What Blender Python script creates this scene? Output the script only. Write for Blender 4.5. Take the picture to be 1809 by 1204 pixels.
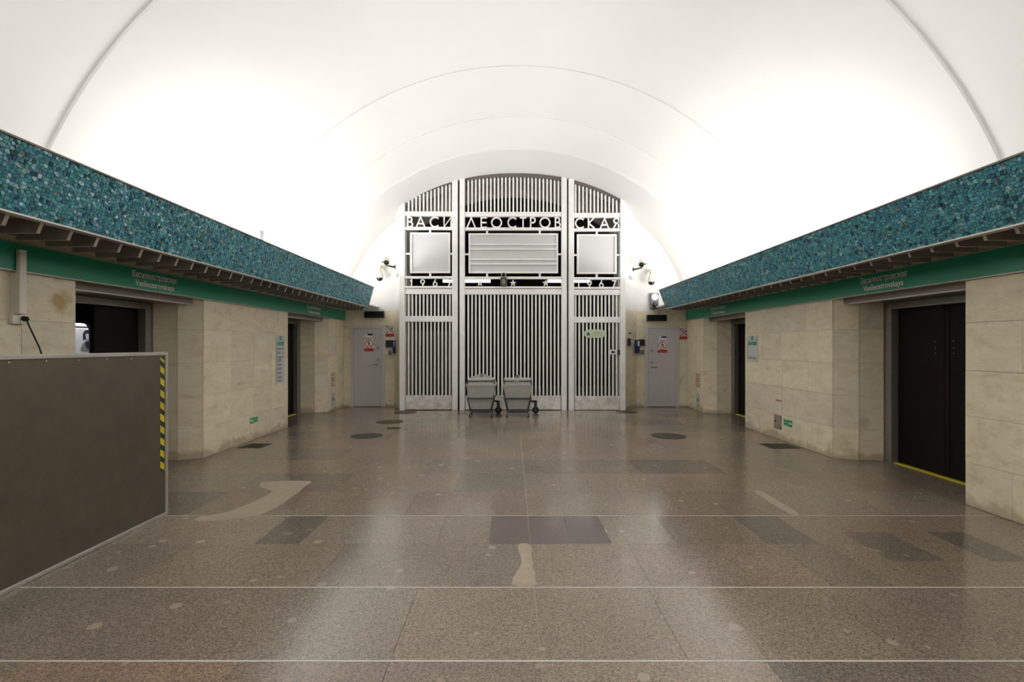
import bpy, math, random
from mathutils import Vector, Matrix

for o in list(bpy.data.objects):
    bpy.data.objects.remove(o)
scene = bpy.context.scene
C = scene.collection
R = random.Random(7)

# ------------------------------------------------------------------ camera
EYE = 1.55
F = 870.0            # focal length in pixels of the 1809 px frame
U0, V0 = 905.0, 610.0
cd = bpy.data.cameras.new('camera')
cam = bpy.data.objects.new('camera', cd)
C.objects.link(cam)
cam.location = (0, 0, EYE)
cam.rotation_euler = (math.pi / 2, 0, 0)
cd.sensor_width = 36
cd.lens = F / 1809 * 36
cd.shift_x = -(U0 - 904.5) / 1809
cd.shift_y = (V0 - 602) / 1809
cd.clip_start = 0.05
scene.camera = cam

# ------------------------------------------------------------------ world, lights, exposure
w = bpy.data.worlds.new('world')
scene.world = w
w.use_nodes = True
w.node_tree.nodes['Background'].inputs[0].default_value = (0.02, 0.02, 0.02, 1)
w.node_tree.nodes['Background'].inputs[1].default_value = 0.1
scene.view_settings.view_transform = 'Standard'
scene.view_settings.look = 'None'
scene.view_settings.exposure = 0.0
scene.view_settings.gamma = 1.0
scene.view_settings.use_curve_mapping = False


def area_light(name, loc, sx, sy, power, col, rot):
    l = bpy.data.lights.new(name, 'AREA')
    l.shape = 'RECTANGLE'
    l.size = sx
    l.size_y = sy
    l.energy = power
    l.color = col
    o = bpy.data.objects.new(name, l)
    C.objects.link(o)
    o.location = loc
    o.rotation_euler = rot
    return o


LC = (1.0, 0.982, 0.95)
COVE = 28.0          # watts per metre of lamp row
# rows of fluorescent tubes lying in the troughs behind both cornices, shining up on the vault;
# tilts and the gap between rows are invented to shape the vault's shading
for xl, y0, y1, tilt in ((3.62, -21.6, 2.4, 58), (3.80, 5.7, 11.4, 16)):
    a = math.radians(tilt)
    area_light('cove_lamp_row', (-xl, (y0 + y1) / 2, 2.63), 0.18, y1 - y0, COVE * (y1 - y0), LC, (0, math.pi + a, 0))
    area_light('cove_lamp_row', (xl + 0.21, (y0 + y1) / 2, 2.63), 0.18, y1 - y0, COVE * (y1 - y0), LC, (0, math.pi - a, 0))


# ------------------------------------------------------------------ helpers
class MB:
    def __init__(s):
        s.v = []
        s.f = []

    def quad_box(s, p):
        b = len(s.v)
        s.v += [tuple(q) for q in p]
        for f in ((0, 3, 2, 1), (4, 5, 6, 7), (0, 1, 5, 4), (1, 2, 6, 5), (2, 3, 7, 6), (3, 0, 4, 7)):
            s.f.append(tuple(b + i for i in f))
        return s

    def box(s, x0, x1, y0, y1, z0, z1):
        x0, x1 = min(x0, x1), max(x0, x1)
        y0, y1 = min(y0, y1), max(y0, y1)
        z0, z1 = min(z0, z1), max(z0, z1)
        return s.quad_box([(x0, y0, z0), (x1, y0, z0), (x1, y1, z0), (x0, y1, z0),
                           (x0, y0, z1), (x1, y0, z1), (x1, y1, z1), (x0, y1, z1)])

    def prism(s, pts, d):
        """closed planar polygon of 3d points extruded by the vector d"""
        b = len(s.v)
        n = len(pts)
        d = Vector(d)
        s.v += [tuple(p) for p in pts] + [tuple(Vector(p) + d) for p in pts]
        s.f.append(tuple(b + i for i in range(n - 1, -1, -1)))
        s.f.append(tuple(b + n + i for i in range(n)))
        for i in range(n):
            j = (i + 1) % n
            s.f.append((b + i, b + j, b + n + j, b + n + i))
        return s

    def plan(s, pts, z0, z1):
        return s.prism([(x, y, z0) for x, y in pts], (0, 0, z1 - z0))

    def rings(s, rings, caps=True, closed=True):
        b = len(s.v)
        n = len(rings[0])
        for r in rings:
            s.v += [tuple(p) for p in r]
        for k in range(len(rings) - 1):
            for i in range(n if closed else n - 1):
                j = (i + 1) % n
                s.f.append((b + k * n + i, b + k * n + j, b + (k + 1) * n + j, b + (k + 1) * n + i))
        if caps:
            s.f.append(tuple(b + i for i in range(n - 1, -1, -1)))
            s.f.append(tuple(b + (len(rings) - 1) * n + i for i in range(n)))
        return s

    def cyl(s, p0, p1, r0, r1=None, n=16):
        r1 = r0 if r1 is None else r1
        p0, p1 = Vector(p0), Vector(p1)
        d = (p1 - p0).normalized()
        a = d.orthogonal().normalized()
        c = d.cross(a)
        ring = lambda p, r: [p + a * (r * math.cos(2 * math.pi * i / n)) + c * (r * math.sin(2 * math.pi * i / n)) for i in range(n)]
        return s.rings([ring(p0, r0), ring(p1, r1)])

    def tube(s, path, r, n=8):
        path = [Vector(p) for p in path]
        rs = []
        prev = None
        for i, p in enumerate(path):
            t = (path[min(i + 1, len(path) - 1)] - path[max(i - 1, 0)]).normalized()
            a = t.orthogonal().normalized() if prev is None else (prev - t * prev.dot(t)).normalized()
            prev = a
            c = t.cross(a)
            rs.append([p + a * (r * math.cos(2 * math.pi * k / n)) + c * (r * math.sin(2 * math.pi * k / n)) for k in range(n)])
        return s.rings(rs)

    def lathe(s, base, axis, prof, n=20):
        """prof: list of (radius, height along axis)"""
        base, d = Vector(base), Vector(axis).normalized()
        a = d.orthogonal().normalized()
        c = d.cross(a)
        rs = [[base + d * h + a * (r * math.cos(2 * math.pi * k / n)) + c * (r * math.sin(2 * math.pi * k / n)) for k in range(n)] for r, h in prof]
        return s.rings(rs)

    def torus(s, c, nrm, r, t, n=24, m=8):
        c, d = Vector(c), Vector(nrm).normalized()
        a = d.orthogonal().normalized()
        e = d.cross(a)
        rs = []
        for k in range(n + 1):
            an = 2 * math.pi * k / n
            o = a * math.cos(an) + e * math.sin(an)
            rs.append([c + o * (r + t * math.cos(2 * math.pi * i / m)) + d * (t * math.sin(2 * math.pi * i / m)) for i in range(m)])
        return s.rings(rs, caps=False)

    def build(s, name, m, parent=None, smooth=False, bevel=0.0):
        o0 = ORG.get(parent.name, Vector((0, 0, 0))) if parent else Vector((0, 0, 0))
        me = bpy.data.meshes.new(name)
        me.from_pydata([tuple(Vector(p) - o0) for p in s.v], [], s.f)
        me.materials.append(m)
        if smooth:
            me.polygons.foreach_set('use_smooth', [True] * len(me.polygons))
        me.update()
        o = bpy.data.objects.new(name, me)
        C.objects.link(o)
        if parent:
            o.parent = parent
            ORG[o.name] = o0
        if smooth:
            try:
                me.set_sharp_from_angle(angle=math.radians(38))
            except Exception:
                pass
        if bevel:
            b = o.modifiers.new('bevel', 'BEVEL')
            b.width = bevel
            b.segments = 2
            b.limit_method = 'ANGLE'
        return o


ORG = {}


def tag(o, label=None, cat=None, group=None, kind=None):
    if label:
        o['label'] = label
    if cat:
        o['category'] = cat
    if group:
        o['group'] = group
    if kind:
        o['kind'] = kind
    return o


def thing(name, loc, label=None, cat=None, group=None, kind=None):
    o = bpy.data.objects.new(name, None)
    C.objects.link(o)
    o.location = loc
    o.empty_display_size = 0.1
    ORG[o.name] = Vector(loc)
    return tag(o, label, cat, group, kind)


def text_mesh(name, s, mat, parent, center, right, up, width, height, depth=0.002):
    """flat lettering; center of its box at `center`, spanning width x height, facing right x up"""
    cu = bpy.data.curves.new('txt', 'FONT')
    cu.body = s
    cu.extrude = 0.0
    cu.offset = 0.012
    cu.resolution_u = 3
    to = bpy.data.objects.new('txt', cu)
    C.objects.link(to)
    dg = bpy.context.evaluated_depsgraph_get()
    me = bpy.data.meshes.new_from_object(to.evaluated_get(dg))
    bpy.data.objects.remove(to)
    bpy.data.curves.remove(cu)
    xs = [v.co.x for v in me.vertices]
    ys = [v.co.y for v in me.vertices]
    x0, x1, y0, y1 = min(xs), max(xs), min(ys), max(ys)
    r, u = Vector(right), Vector(up)
    n = r.cross(u)
    o0 = ORG.get(parent.name, Vector()) if parent else Vector()
    c = Vector(center)
    for v in me.vertices:
        a = ((v.co.x - x0) / (x1 - x0) - 0.5) * width
        b = ((v.co.y - y0) / (y1 - y0) - 0.5) * height
        v.co = c + r * a + u * b + n * depth - o0
    me.name = name
    me.materials.clear()
    me.materials.append(mat)
    o = bpy.data.objects.new(name, me)
    C.objects.link(o)
    o.parent = parent
    return o


# ------------------------------------------------------------------ materials
def nodes(name):
    m = bpy.data.materials.new(name)
    m.use_nodes = True
    nt = m.node_tree
    return m, nt, nt.nodes['Principled BSDF']


def plain(name, col, rough=0.5, metal=0.0, var=0.0, scale=8.0, bump=0.0, emit=None, spec=None):
    m, nt, b = nodes(name)
    b.inputs['Base Color'].default_value = (*col, 1)
    b.inputs['Roughness'].default_value = rough
    b.inputs['Metallic'].default_value = metal
    if spec is not None:
        b.inputs['Specular IOR Level'].default_value = spec
    if emit:
        b.inputs['Emission Color'].default_value = (*col, 1)
        b.inputs['Emission Strength'].default_value = emit
    if var or bump:
        g = nt.nodes.new('ShaderNodeNewGeometry')
        n = nt.nodes.new('ShaderNodeTexNoise')
        n.inputs['Scale'].default_value = scale
        n.inputs['Detail'].default_value = 6
        nt.links.new(g.outputs['Position'], n.inputs['Vector'])
        if var:
            rmp = nt.nodes.new('ShaderNodeValToRGB')
            rmp.color_ramp.elements[0].position = 0.3
            rmp.color_ramp.elements[1].position = 0.7
            rmp.color_ramp.elements[0].color = (*[max(0, c * (1 - var)) for c in col], 1)
            rmp.color_ramp.elements[1].color = (*[min(1, c * (1 + var)) for c in col], 1)
            nt.links.new(n.outputs['Fac'], rmp.inputs['Fac'])
            nt.links.new(rmp.outputs['Color'], b.inputs['Base Color'])
        if bump:
            bp = nt.nodes.new('ShaderNodeBump')
            bp.inputs['Strength'].default_value = bump
            bp.inputs['Distance'].default_value = 0.01
            nt.links.new(n.outputs['Fac'], bp.inputs['Height'])
            nt.links.new(bp.outputs['Normal'], b.inputs['Normal'])
    return m


def ramp(nt, stops):
    r = nt.nodes.new('ShaderNodeValToRGB')
    e = r.color_ramp.elements
    while len(e) < len(stops):
        e.new(0.5)
    for k, (p, c) in enumerate(stops):
        e[k].position = p
        e[k].color = (*c, 1) if len(c) == 3 else c
    return r


def mixc(nt, fac, a, b, mode='MIX'):
    m = nt.nodes.new('ShaderNodeMix')
    m.data_type = 'RGBA'
    m.blend_type = mode
    for sock, val in ((0, fac), (6, a), (7, b)):
        if hasattr(val, 'links') or hasattr(val, 'is_linked'):
            nt.links.new(val, m.inputs[sock])
        elif isinstance(val, (int, float)):
            m.inputs[sock].default_value = val
        else:
            m.inputs[sock].default_value = (*val, 1)
    return m.outputs[2]


def math_n(nt, op, a, b=0.0):
    m = nt.nodes.new('ShaderNodeMath')
    m.operation = op
    for k, val in enumerate((a, b)):
        if isinstance(val, (int, float)):
            m.inputs[k].default_value = val
        else:
            nt.links.new(val, m.inputs[k])
    return m.outputs[0]


def granite(name, tint=(1, 1, 1), plainish=False, rough=0.15):
    m, nt, b = nodes(name)
    g = nt.nodes.new('ShaderNodeNewGeometry')
    oi = nt.nodes.new('ShaderNodeObjectInfo')
    P = g.outputs['Position']
    v = nt.nodes.new('ShaderNodeTexVoronoi')
    v.inputs['Scale'].default_value = 150
    nt.links.new(P, v.inputs['Vector'])
    bw = nt.nodes.new('ShaderNodeSeparateColor')
    nt.links.new(v.outputs['Color'], bw.inputs[0])
    base = ramp(nt, [(0.0, (0.14, 0.122, 0.102)), (0.22, (0.195, 0.166, 0.135)), (0.5, (0.265, 0.222, 0.178)), (0.8, (0.325, 0.272, 0.22)), (1.0, (0.38, 0.33, 0.275))])
    nt.links.new(bw.outputs[0], base.inputs['Fac'])
    col = base.outputs['Color']
    if plainish:
        col = mixc(nt, 0.8, col, (0.15, 0.115, 0.10))
    # per slab tone
    rt = ramp(nt, [(0.0, (0.90, 0.89, 0.89)), (0.35, (1.0, 0.99, 0.97)), (0.7, (1.06, 1.02, 0.95)), (1.0, (1.10, 1.03, 0.98))])
    nt.links.new(oi.outputs['Random'], rt.inputs['Fac'])
    col = mixc(nt, 1.0, col, rt.outputs['Color'], 'MULTIPLY')
    # large cloudy wear
    n = nt.nodes.new('ShaderNodeTexNoise')
    n.inputs['Scale'].default_value = 0.9
    n.inputs['Detail'].default_value = 5
    nt.links.new(P, n.inputs['Vector'])
    wr = ramp(nt, [(0.35, (0.88, 0.86, 0.83)), (0.65, (1.08, 1.06, 1.04))])
    nt.links.new(n.outputs['Fac'], wr.inputs['Fac'])
    col = mixc(nt, 0.8, col, wr.outputs['Color'], 'MULTIPLY')
    if not plainish:
        # scattered pale pebbles
        v2 = nt.nodes.new('ShaderNodeTexVoronoi')
        v2.inputs['Scale'].default_value = 6.5
        nt.links.new(P, v2.inputs['Vector'])
        s2 = nt.nodes.new('ShaderNodeSeparateColor')
        nt.links.new(v2.outputs['Color'], s2.inputs[0])
        n2 = nt.nodes.new('ShaderNodeTexNoise')
        n2.inputs['Scale'].default_value = 45
        nt.links.new(P, n2.inputs['Vector'])
        d = math_n(nt, 'ADD', v2.outputs['Distance'], math_n(nt, 'MULTIPLY', math_n(nt, 'SUBTRACT', n2.outputs['Fac'], 0.5), 0.08))
        rad = math_n(nt, 'MULTIPLY', math_n(nt, 'POWER', s2.outputs[0], 3.2), 0.24)
        fac = math_n(nt, 'MULTIPLY', math_n(nt, 'LESS_THAN', d, rad), 0.7)
        col = mixc(nt, fac, col, (0.44, 0.37, 0.30))
    col = mixc(nt, 1.0, col, tint, 'MULTIPLY')
    nt.links.new(col, b.inputs['Base Color'])
    n3 = nt.nodes.new('ShaderNodeTexNoise')
    n3.inputs['Scale'].default_value = 2.2
    n3.inputs['Detail'].default_value = 6
    nt.links.new(P, n3.inputs['Vector'])
    nt.links.new(math_n(nt, 'ADD', math_n(nt, 'MULTIPLY', n3.outputs['Fac'], 0.22), rough - 0.08), b.inputs['Roughness'])
    return m


def marble(name):
    m, nt, b = nodes(name)
    g = nt.nodes.new('ShaderNodeNewGeometry')
    oi = nt.nodes.new('ShaderNodeObjectInfo')
    P = g.outputs['Position']
    mp = nt.nodes.new('ShaderNodeVectorMath')
    mp.operation = 'ADD'
    cx = nt.nodes.new('ShaderNodeCombineXYZ')
    for k in range(3):
        nt.links.new(math_n(nt, 'MULTIPLY', oi.outputs['Random'], 37.0 + 11 * k), cx.inputs[k])
    nt.links.new(P, mp.inputs[0])
    nt.links.new(cx.outputs[0], mp.inputs[1])
    sc = nt.nodes.new('ShaderNodeMapping')
    sc.inputs['Scale'].default_value = (1, 1, 2.6)
    nt.links.new(mp.outputs[0], sc.inputs['Vector'])
    n = nt.nodes.new('ShaderNodeTexNoise')
    n.inputs['Scale'].default_value = 3.0
    n.inputs['Detail'].default_value = 9
    n.inputs['Roughness'].default_value = 0.62
    n.inputs['Distortion'].default_value = 0.6
    nt.links.new(sc.outputs[0], n.inputs['Vector'])
    r1 = ramp(nt, [(0.25, (0.66, 0.575, 0.425)), (0.42, (0.80, 0.72, 0.55)), (0.6, (0.86, 0.79, 0.63)), (0.8, (0.90, 0.85, 0.72))])
    nt.links.new(n.outputs['Fac'], r1.inputs['Fac'])
    # thin darker veins
    n2 = nt.nodes.new('ShaderNodeTexNoise')
    n2.inputs['Scale'].default_value = 2.4
    n2.inputs['Detail'].default_value = 8
    n2.inputs['Distortion'].default_value = 1.6
    nt.links.new(sc.outputs[0], n2.inputs['Vector'])
    vein = ramp(nt, [(0.485, (0, 0, 0)), (0.5, (1, 1, 1)), (0.515, (0, 0, 0))])
    nt.links.new(n2.outputs['Fac'], vein.inputs['Fac'])
    col = mixc(nt, math_n(nt, 'MULTIPLY', vein.outputs['Color'], 0.22), r1.outputs['Color'], (0.36, 0.30, 0.22))
    # slab to slab tone
    rt = ramp(nt, [(0.0, (0.92, 0.92, 0.92)), (0.5, (1.0, 0.99, 0.96)), (1.0, (1.05, 1.03, 0.98))])
    nt.links.new(oi.outputs['Random'], rt.inputs['Fac'])
    col = mixc(nt, 1.0, col, rt.outputs['Color'], 'MULTIPLY')
    # ochre blotches of old damp
    n3 = nt.nodes.new('ShaderNodeTexNoise')
    n3.inputs['Scale'].default_value = 2.1
    n3.inputs['Detail'].default_value = 7
    n3.inputs['Roughness'].default_value = 0.65
    nt.links.new(mp.outputs[0], n3.inputs['Vector'])
    st = ramp(nt, [(0.56, (0, 0, 0)), (0.72, (1, 1, 1))])
    nt.links.new(n3.outputs['Fac'], st.inputs['Fac'])
    col = mixc(nt, math_n(nt, 'MULTIPLY', st.outputs['Color'], 0.5), col, (0.50, 0.40, 0.22))
    # ragged tide mark of mop water just above the floor
    sep = nt.nodes.new('ShaderNodeSeparateXYZ')
    nt.links.new(P, sep.inputs[0])
    n4 = nt.nodes.new('ShaderNodeTexNoise')
    n4.inputs['Scale'].default_value = 5.0
    n4.inputs['Detail'].default_value = 8
    nt.links.new(P, n4.inputs['Vector'])
    hgt = math_n(nt, 'SUBTRACT', math_n(nt, 'MULTIPLY', n4.outputs['Fac'], 0.36), math_n(nt, 'ADD', sep.outputs['Z'], 0.06))
    tide = ramp(nt, [(0.0, (0, 0, 0)), (0.08, (1, 1, 1))])
    nt.links.new(hgt, tide.inputs['Fac'])
    col = mixc(nt, math_n(nt, 'MULTIPLY', tide.outputs['Color'], 0.55), col, (0.33, 0.24, 0.13))
    # one rusty leak mark high on the wall beside the half open door
    vd = nt.nodes.new('ShaderNodeVectorMath')
    vd.operation = 'SUBTRACT'
    nt.links.new(P, vd.inputs[0])
    vd.inputs[1].default_value = (-4.26, 4.64, 1.93)
    vs_ = nt.nodes.new('ShaderNodeVectorMath')
    vs_.operation = 'MULTIPLY'
    nt.links.new(vd.outputs[0], vs_.inputs[0])
    vs_.inputs[1].default_value = (1.0, 1.25, 0.5)
    vl = nt.nodes.new('ShaderNodeVectorMath')
    vl.operation = 'LENGTH'
    nt.links.new(vs_.outputs[0], vl.inputs[0])
    dd = math_n(nt, 'ADD', vl.outputs['Value'], math_n(nt, 'MULTIPLY', math_n(nt, 'SUBTRACT', n4.outputs['Fac'], 0.5), 0.42))
    rst = ramp(nt, [(0.03, (1, 1, 1)), (0.115, (0, 0, 0))])
    nt.links.new(dd, rst.inputs['Fac'])
    col = mixc(nt, math_n(nt, 'MULTIPLY', rst.outputs['Color'], 0.9), col, (0.52, 0.34, 0.11))
    nt.links.new(col, b.inputs['Base Color'])
    b.inputs['Roughness'].default_value = 0.38
    return m


def mosaic_mat(name):
    m, nt, b = nodes(name)
    a = nt.nodes.new('ShaderNodeAttribute')
    a.attribute_name = 'piece_colour'
    nt.links.new(a.outputs['Color'], b.inputs['Base Color'])
    b.inputs['Roughness'].default_value = 0.16
    b.inputs['Specular IOR Level'].default_value = 0.7
    return m


def scuffed(name, col, dark, rough, metal):
    m, nt, b = nodes(name)
    g = nt.nodes.new('ShaderNodeNewGeometry')
    n = nt.nodes.new('ShaderNodeTexNoise')
    n.inputs['Scale'].default_value = 7
    n.inputs['Detail'].default_value = 9
    n.inputs['Roughness'].default_value = 0.7
    nt.links.new(g.outputs['Position'], n.inputs['Vector'])
    r = ramp(nt, [(0.35, dark), (0.62, col)])
    nt.links.new(n.outputs['Fac'], r.inputs['Fac'])
    nt.links.new(r.outputs['Color'], b.inputs['Base Color'])
    b.inputs['Roughness'].default_value = rough
    b.inputs['Metallic'].default_value = metal
    return m


M = dict(
    plaster=plain('white_plaster', (0.82, 0.815, 0.80), 0.9, var=0.012, scale=1.5),
    marble=marble('beige_marble'),
    grout=plain('marble_joint', (0.50, 0.43, 0.33), 0.9),
    granite=granite('granite'),
    granite_grey=granite('granite_grey', (0.70, 0.74, 0.78)),
    granite_mild=granite('granite_mild', (0.86, 0.87, 0.88)),
    granite_red=granite('granite_red', (1.03, 0.965, 0.94)),
    granite_light=granite('granite_light', (1.12, 1.12, 1.10)),
    granite_plain=granite('granite_plain', (0.92, 0.95, 1.06), True),
    joint=plain('floor_joint', (0.16, 0.13, 0.11), 0.8),
    strip=plain('inlay_metal', (0.62, 0.58, 0.53), 0.45, 0.15),
    patch=plain('mortar', (0.42, 0.345, 0.255), 0.5, var=0.12, scale=18),
    smalt=mosaic_mat('smalt'),
    bed=plain('smalt_bed', (0.035, 0.045, 0.045), 0.8),
    trim=plain('dull_aluminium', (0.50, 0.48, 0.45), 0.4, 0.6),
    trimdark=plain('dark_edge', (0.16, 0.145, 0.125), 0.5, 0.4),
    fin=plain('anodised_fin', (0.24, 0.225, 0.19), 0.4, 0.35, var=0.15),
    finedge=plain('anodised_fin_edge', (0.46, 0.43, 0.38), 0.4, 0.3),
    soffit=plain('soffit_sheet', (0.22, 0.20, 0.17), 0.5, 0.3),
    green=plain('green_enamel', (0.010, 0.29, 0.165), 0.35),
    white=plain('white_print', (0.90, 0.90, 0.89), 0.5),
    paint=plain('pale_metal_paint', (0.93, 0.92, 0.905), 0.38, 0.0, var=0.05, scale=5),
    slat=plain('slat_metal', (0.90, 0.89, 0.865), 0.36, 0.05),
    kick=scuffed('scuffed_sheet', (0.92, 0.90, 0.87), (0.60, 0.58, 0.55), 0.36, 0.25),
    board=plain('matte_board', (0.67, 0.665, 0.68), 0.9, var=0.04, scale=90),
    steel=plain('brushed_steel', (0.30, 0.29, 0.275), 0.38, 0.6, var=0.08),
    black=plain('black_door_paint', (0.005, 0.005, 0.0045), 0.5, spec=0.15),
    blackseam=plain('black_seam', (0.010, 0.007, 0.0055), 0.6, spec=0.15),
    yellow=plain('yellow_paint', (0.62, 0.52, 0.02), 0.5),
    greydoor=plain('grey_door_enamel', (0.585, 0.56, 0.59), 0.42, var=0.03),
    greyframe=plain('grey_frame_enamel', (0.63, 0.61, 0.625), 0.42),
    whitetrim=plain('white_trim', (0.66, 0.64, 0.59), 0.5),
    chrome=plain('satin_chrome', (0.62, 0.62, 0.62), 0.22, 1.0),
    red=plain('red_print', (0.56, 0.018, 0.018), 0.45),
    blackp=plain('black_print', (0.015, 0.015, 0.017), 0.5),
    blue=plain('blue_plastic', (0.012, 0.03, 0.17), 0.35),
    navy=plain('navy_print', (0.018, 0.018, 0.11), 0.45),
    darkbox=plain('charcoal_plastic', (0.035, 0.036, 0.032), 0.45),
    greybox=plain('grey_plastic', (0.17, 0.17, 0.16), 0.45),
    exitbox=plain('unlit_sign', (0.006, 0.016, 0.011), 0.25),
    camwhite=plain('camera_shell', (0.72, 0.68, 0.57), 0.4),
    glassdark=plain('smoked_dome', (0.015, 0.015, 0.016), 0.08),
    cream=plain('cream_paper', (0.60, 0.53, 0.38), 0.6),
    paper=plain('white_paper', (0.60, 0.60, 0.62), 0.6),
    palegreen=plain('pale_green_plate', (0.55, 0.66, 0.46), 0.45),
    sheet=scuffed('dull_steel_sheet', (0.155, 0.138, 0.105), (0.130, 0.115, 0.088), 0.42, 0.55),
    bin=plain('bin_grey_paint', (0.41, 0.415, 0.395), 0.45, var=0.05),
    bindark=plain('bin_frame_paint', (0.055, 0.062, 0.07), 0.45, 0.2),
    lid=plain('bin_lid_paint', (0.52, 0.515, 0.475), 0.4, 0.1),
    rubber=plain('rubber', (0.018, 0.018, 0.018), 0.6),
    iron=plain('cast_iron', (0.075, 0.066, 0.056), 0.45, 0.4, var=0.2, scale=40),
    rim=plain('cover_rim', (0.40, 0.36, 0.30), 0.5),
    lampwhite=plain('lamp_glow', (1.0, 0.97, 0.92), emit=8.0),
    signal=plain('signal_glow', (0.93, 0.94, 1.0), emit=9.0),
    trainlamp=plain('train_lamp', (0.95, 0.97, 1.0), emit=7.0),
    housing=plain('signal_housing', (0.20, 0.19, 0.24), 0.4),
    lens=plain('dark_lens', (0.05, 0.045, 0.05), 0.3),
    darkwall=plain('shade_dark_wall', (0.018, 0.016, 0.014), 0.85),  # near-black colour stands in for the gloom of the room behind the gate
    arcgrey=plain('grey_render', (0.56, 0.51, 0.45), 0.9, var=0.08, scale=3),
    wood=plain('brown_cabinet', (0.10, 0.075, 0.05), 0.6),
    train=plain('train_blue', (0.006, 0.012, 0.06), 0.3),
    trainin=plain('train_interior', (0.55, 0.56, 0.57), 0.5),
    duct=plain('cable_duct', (0.86, 0.81, 0.71), 0.45),
    hgreen=plain('print_green', (0.02, 0.30, 0.13), 0.45),
    lgreen=plain('print_light_green', (0.20, 0.52, 0.26), 0.45),
    hair=plain('poster_black', (0.02, 0.02, 0.022), 0.5),
    mid=plain('poster_grey', (0.28, 0.28, 0.28), 0.5),
)
glass, gnt, gb = nodes('window_glass')
gb.inputs['Transmission Weight'].default_value = 1.0
gb.inputs['Roughness'].default_value = 0.02
gb.inputs['IOR'].default_value = 1.1
M['glass'] = glass

# ------------------------------------------------------------------ overall dimensions (metres, camera foot = origin)
XL, XR = -4.26, 4.42          # faces of the side walls
YEND = 12.45                  # end wall
YGATE = 11.85                 # plane of the gate
YBACK = -22.0
ZBAND0, ZBAND1 = 2.19, 2.42   # green band
ZSOF = 2.50
OPEN = [(4.80, 6.80), (9.35, 11.40)]   # door bays, at the wall face

# ------------------------------------------------------------------ floor
floor = MB().box(-7.2, 5.6, YBACK, 19.5, -0.2, -0.004).build('floor', M['joint'])
tag(floor, 'polished brown granite slab floor of the station hall', 'floor', kind='structure')


def tile(x0, x1, y0, y1, mat, z=0.0):
    g = 0.0012
    return MB().box(x0 + g, x1 - g, y0 + g, y1 - g, -0.004, z).build('floor_slab', M[mat], floor)


rows = [0.96, 1.69, 2.421, 3.158, 3.853, 4.486, 5.227, 5.967, 6.69, 7.41, 8.14, 8.87, 9.60, 10.33, 11.06, 11.79, 12.44]
fixed = {   # row start: joint positions, and slabs of another stone by their left edge
    1.69: ([-4.25, -3.2, -2.4, -1.335, -0.6, 0.14, 1.25, 2.3, 3.4, 4.41], {}),
    2.421: ([-4.25, -2.85, -1.73, -0.60, 0.14, 0.867, 1.95, 3.05, 3.8, 4.41], {-4.25: 'granite_mild'}),
    3.158: ([-4.25, -3.1, -2.5, -1.3, -0.35, 0.14, 0.9, 1.6, 2.06, 2.46, 3.4, 4.41], {1.6: 'granite_red', 2.06: 'granite_mild', -4.25: 'granite_grey'}),
    3.853: ([-4.25, -3.2, -2.02, -1.67, -0.6, -0.185, 0.148, 0.46, 0.775, 1.3, 2.0, 2.4, 3.3, 4.41],
            {-2.02: 'granite_grey', -0.6: 'granite_mild', -0.185: 'granite_plain', 0.148: 'granite_plain', 0.46: 'granite_plain', 2.0: 'granite_grey', -1.67: 'granite_light', 0.775: 'granite_light', -3.2: 'granite_light'}),
    4.486: ([-4.25, -3.0, -2.15, -1.72, -0.99, 0.14, 1.59, 2.6, 3.5, 4.41], {-4.25: 'granite_grey', -3.0: 'granite_mild', -2.15: 'granite_light', -0.99: 'granite_red', 1.59: 'granite_red'}),
    5.227: ([-4.25, -3.0, -1.9, -0.62, 0.14, 0.857, 1.96, 3.0, 4.41], {1.96: 'granite_red'}),
    5.967: ([-4.25, -3.3, -2.2, -1.1, 0.14, 1.58, 2.6, 3.5, 4.41], {1.58: 'granite_grey'}),
}
for i in range(len(rows) - 1):
    y0, y1 = rows[i], rows[i + 1]
    if y0 in fixed:
        js, sp = fixed[y0]
    else:
        js, sp = [XL + 0.01], {}
        x = XL + R.choice([0.5, 0.8, 1.1])
        while x < XR - 0.4:
            if abs(x - 0.14) < 0.3:
                x = 0.14
            js.append(x)
            x += R.choice([0.73, 1.1, 1.1, 0.9])
        js.append(XR - 0.01)
    for a, b in zip(js, js[1:]):
        t = sp.get(a) or R.choice(['granite'] * 9 + ['granite_mild', 'granite_red', 'granite_light'])
        tile(a, b, y0, y1, t)
# slabs in the door bays
for s, XW in ((-1, -XL), (1, XR)):
    for a, b in OPEN:
        xa, xb = s * (XW - 0.01), s * (XW + 0.66)
        tile(min(xa, xb), max(xa, xb), a, (a + b) / 2, 'granite_mild')
        tile(min(xa, xb), max(xa, xb), (a + b) / 2, b, 'granite_mild')
# replacement slabs let in across the rows
for x0, x1, y0, y1, mt in ((2.73, 3.12, 3.54, 4.09, 'granite_grey'), (3.44, 3.74, 3.54, 4.09, 'granite_grey')):
    MB().box(x0, x1, y0, y1, -0.004, 0.0012).build('floor_slab', M[mt], floor)
# hall floor behind the camera
MB().box(XL, XR, YBACK, 0.955, -0.004, 0.0).build('floor_slab', M['granite'], floor)
# inlaid metal strips
for y, wd in ((2.421, 0.012), (3.158, 0.010), (4.486, 0.008)):
    MB().box(XL + 0.02, XR - 0.02, y - wd / 2, y + wd / 2, -0.004, 0.0012).build('inlay_strip', M['strip'], floor)
MB().box(0.139, 0.143, 0.96, 8.2, -0.004, 0.0009).build('inlay_strip', plain('joint_filler', (0.34, 0.29, 0.235), 0.6), floor)


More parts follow.
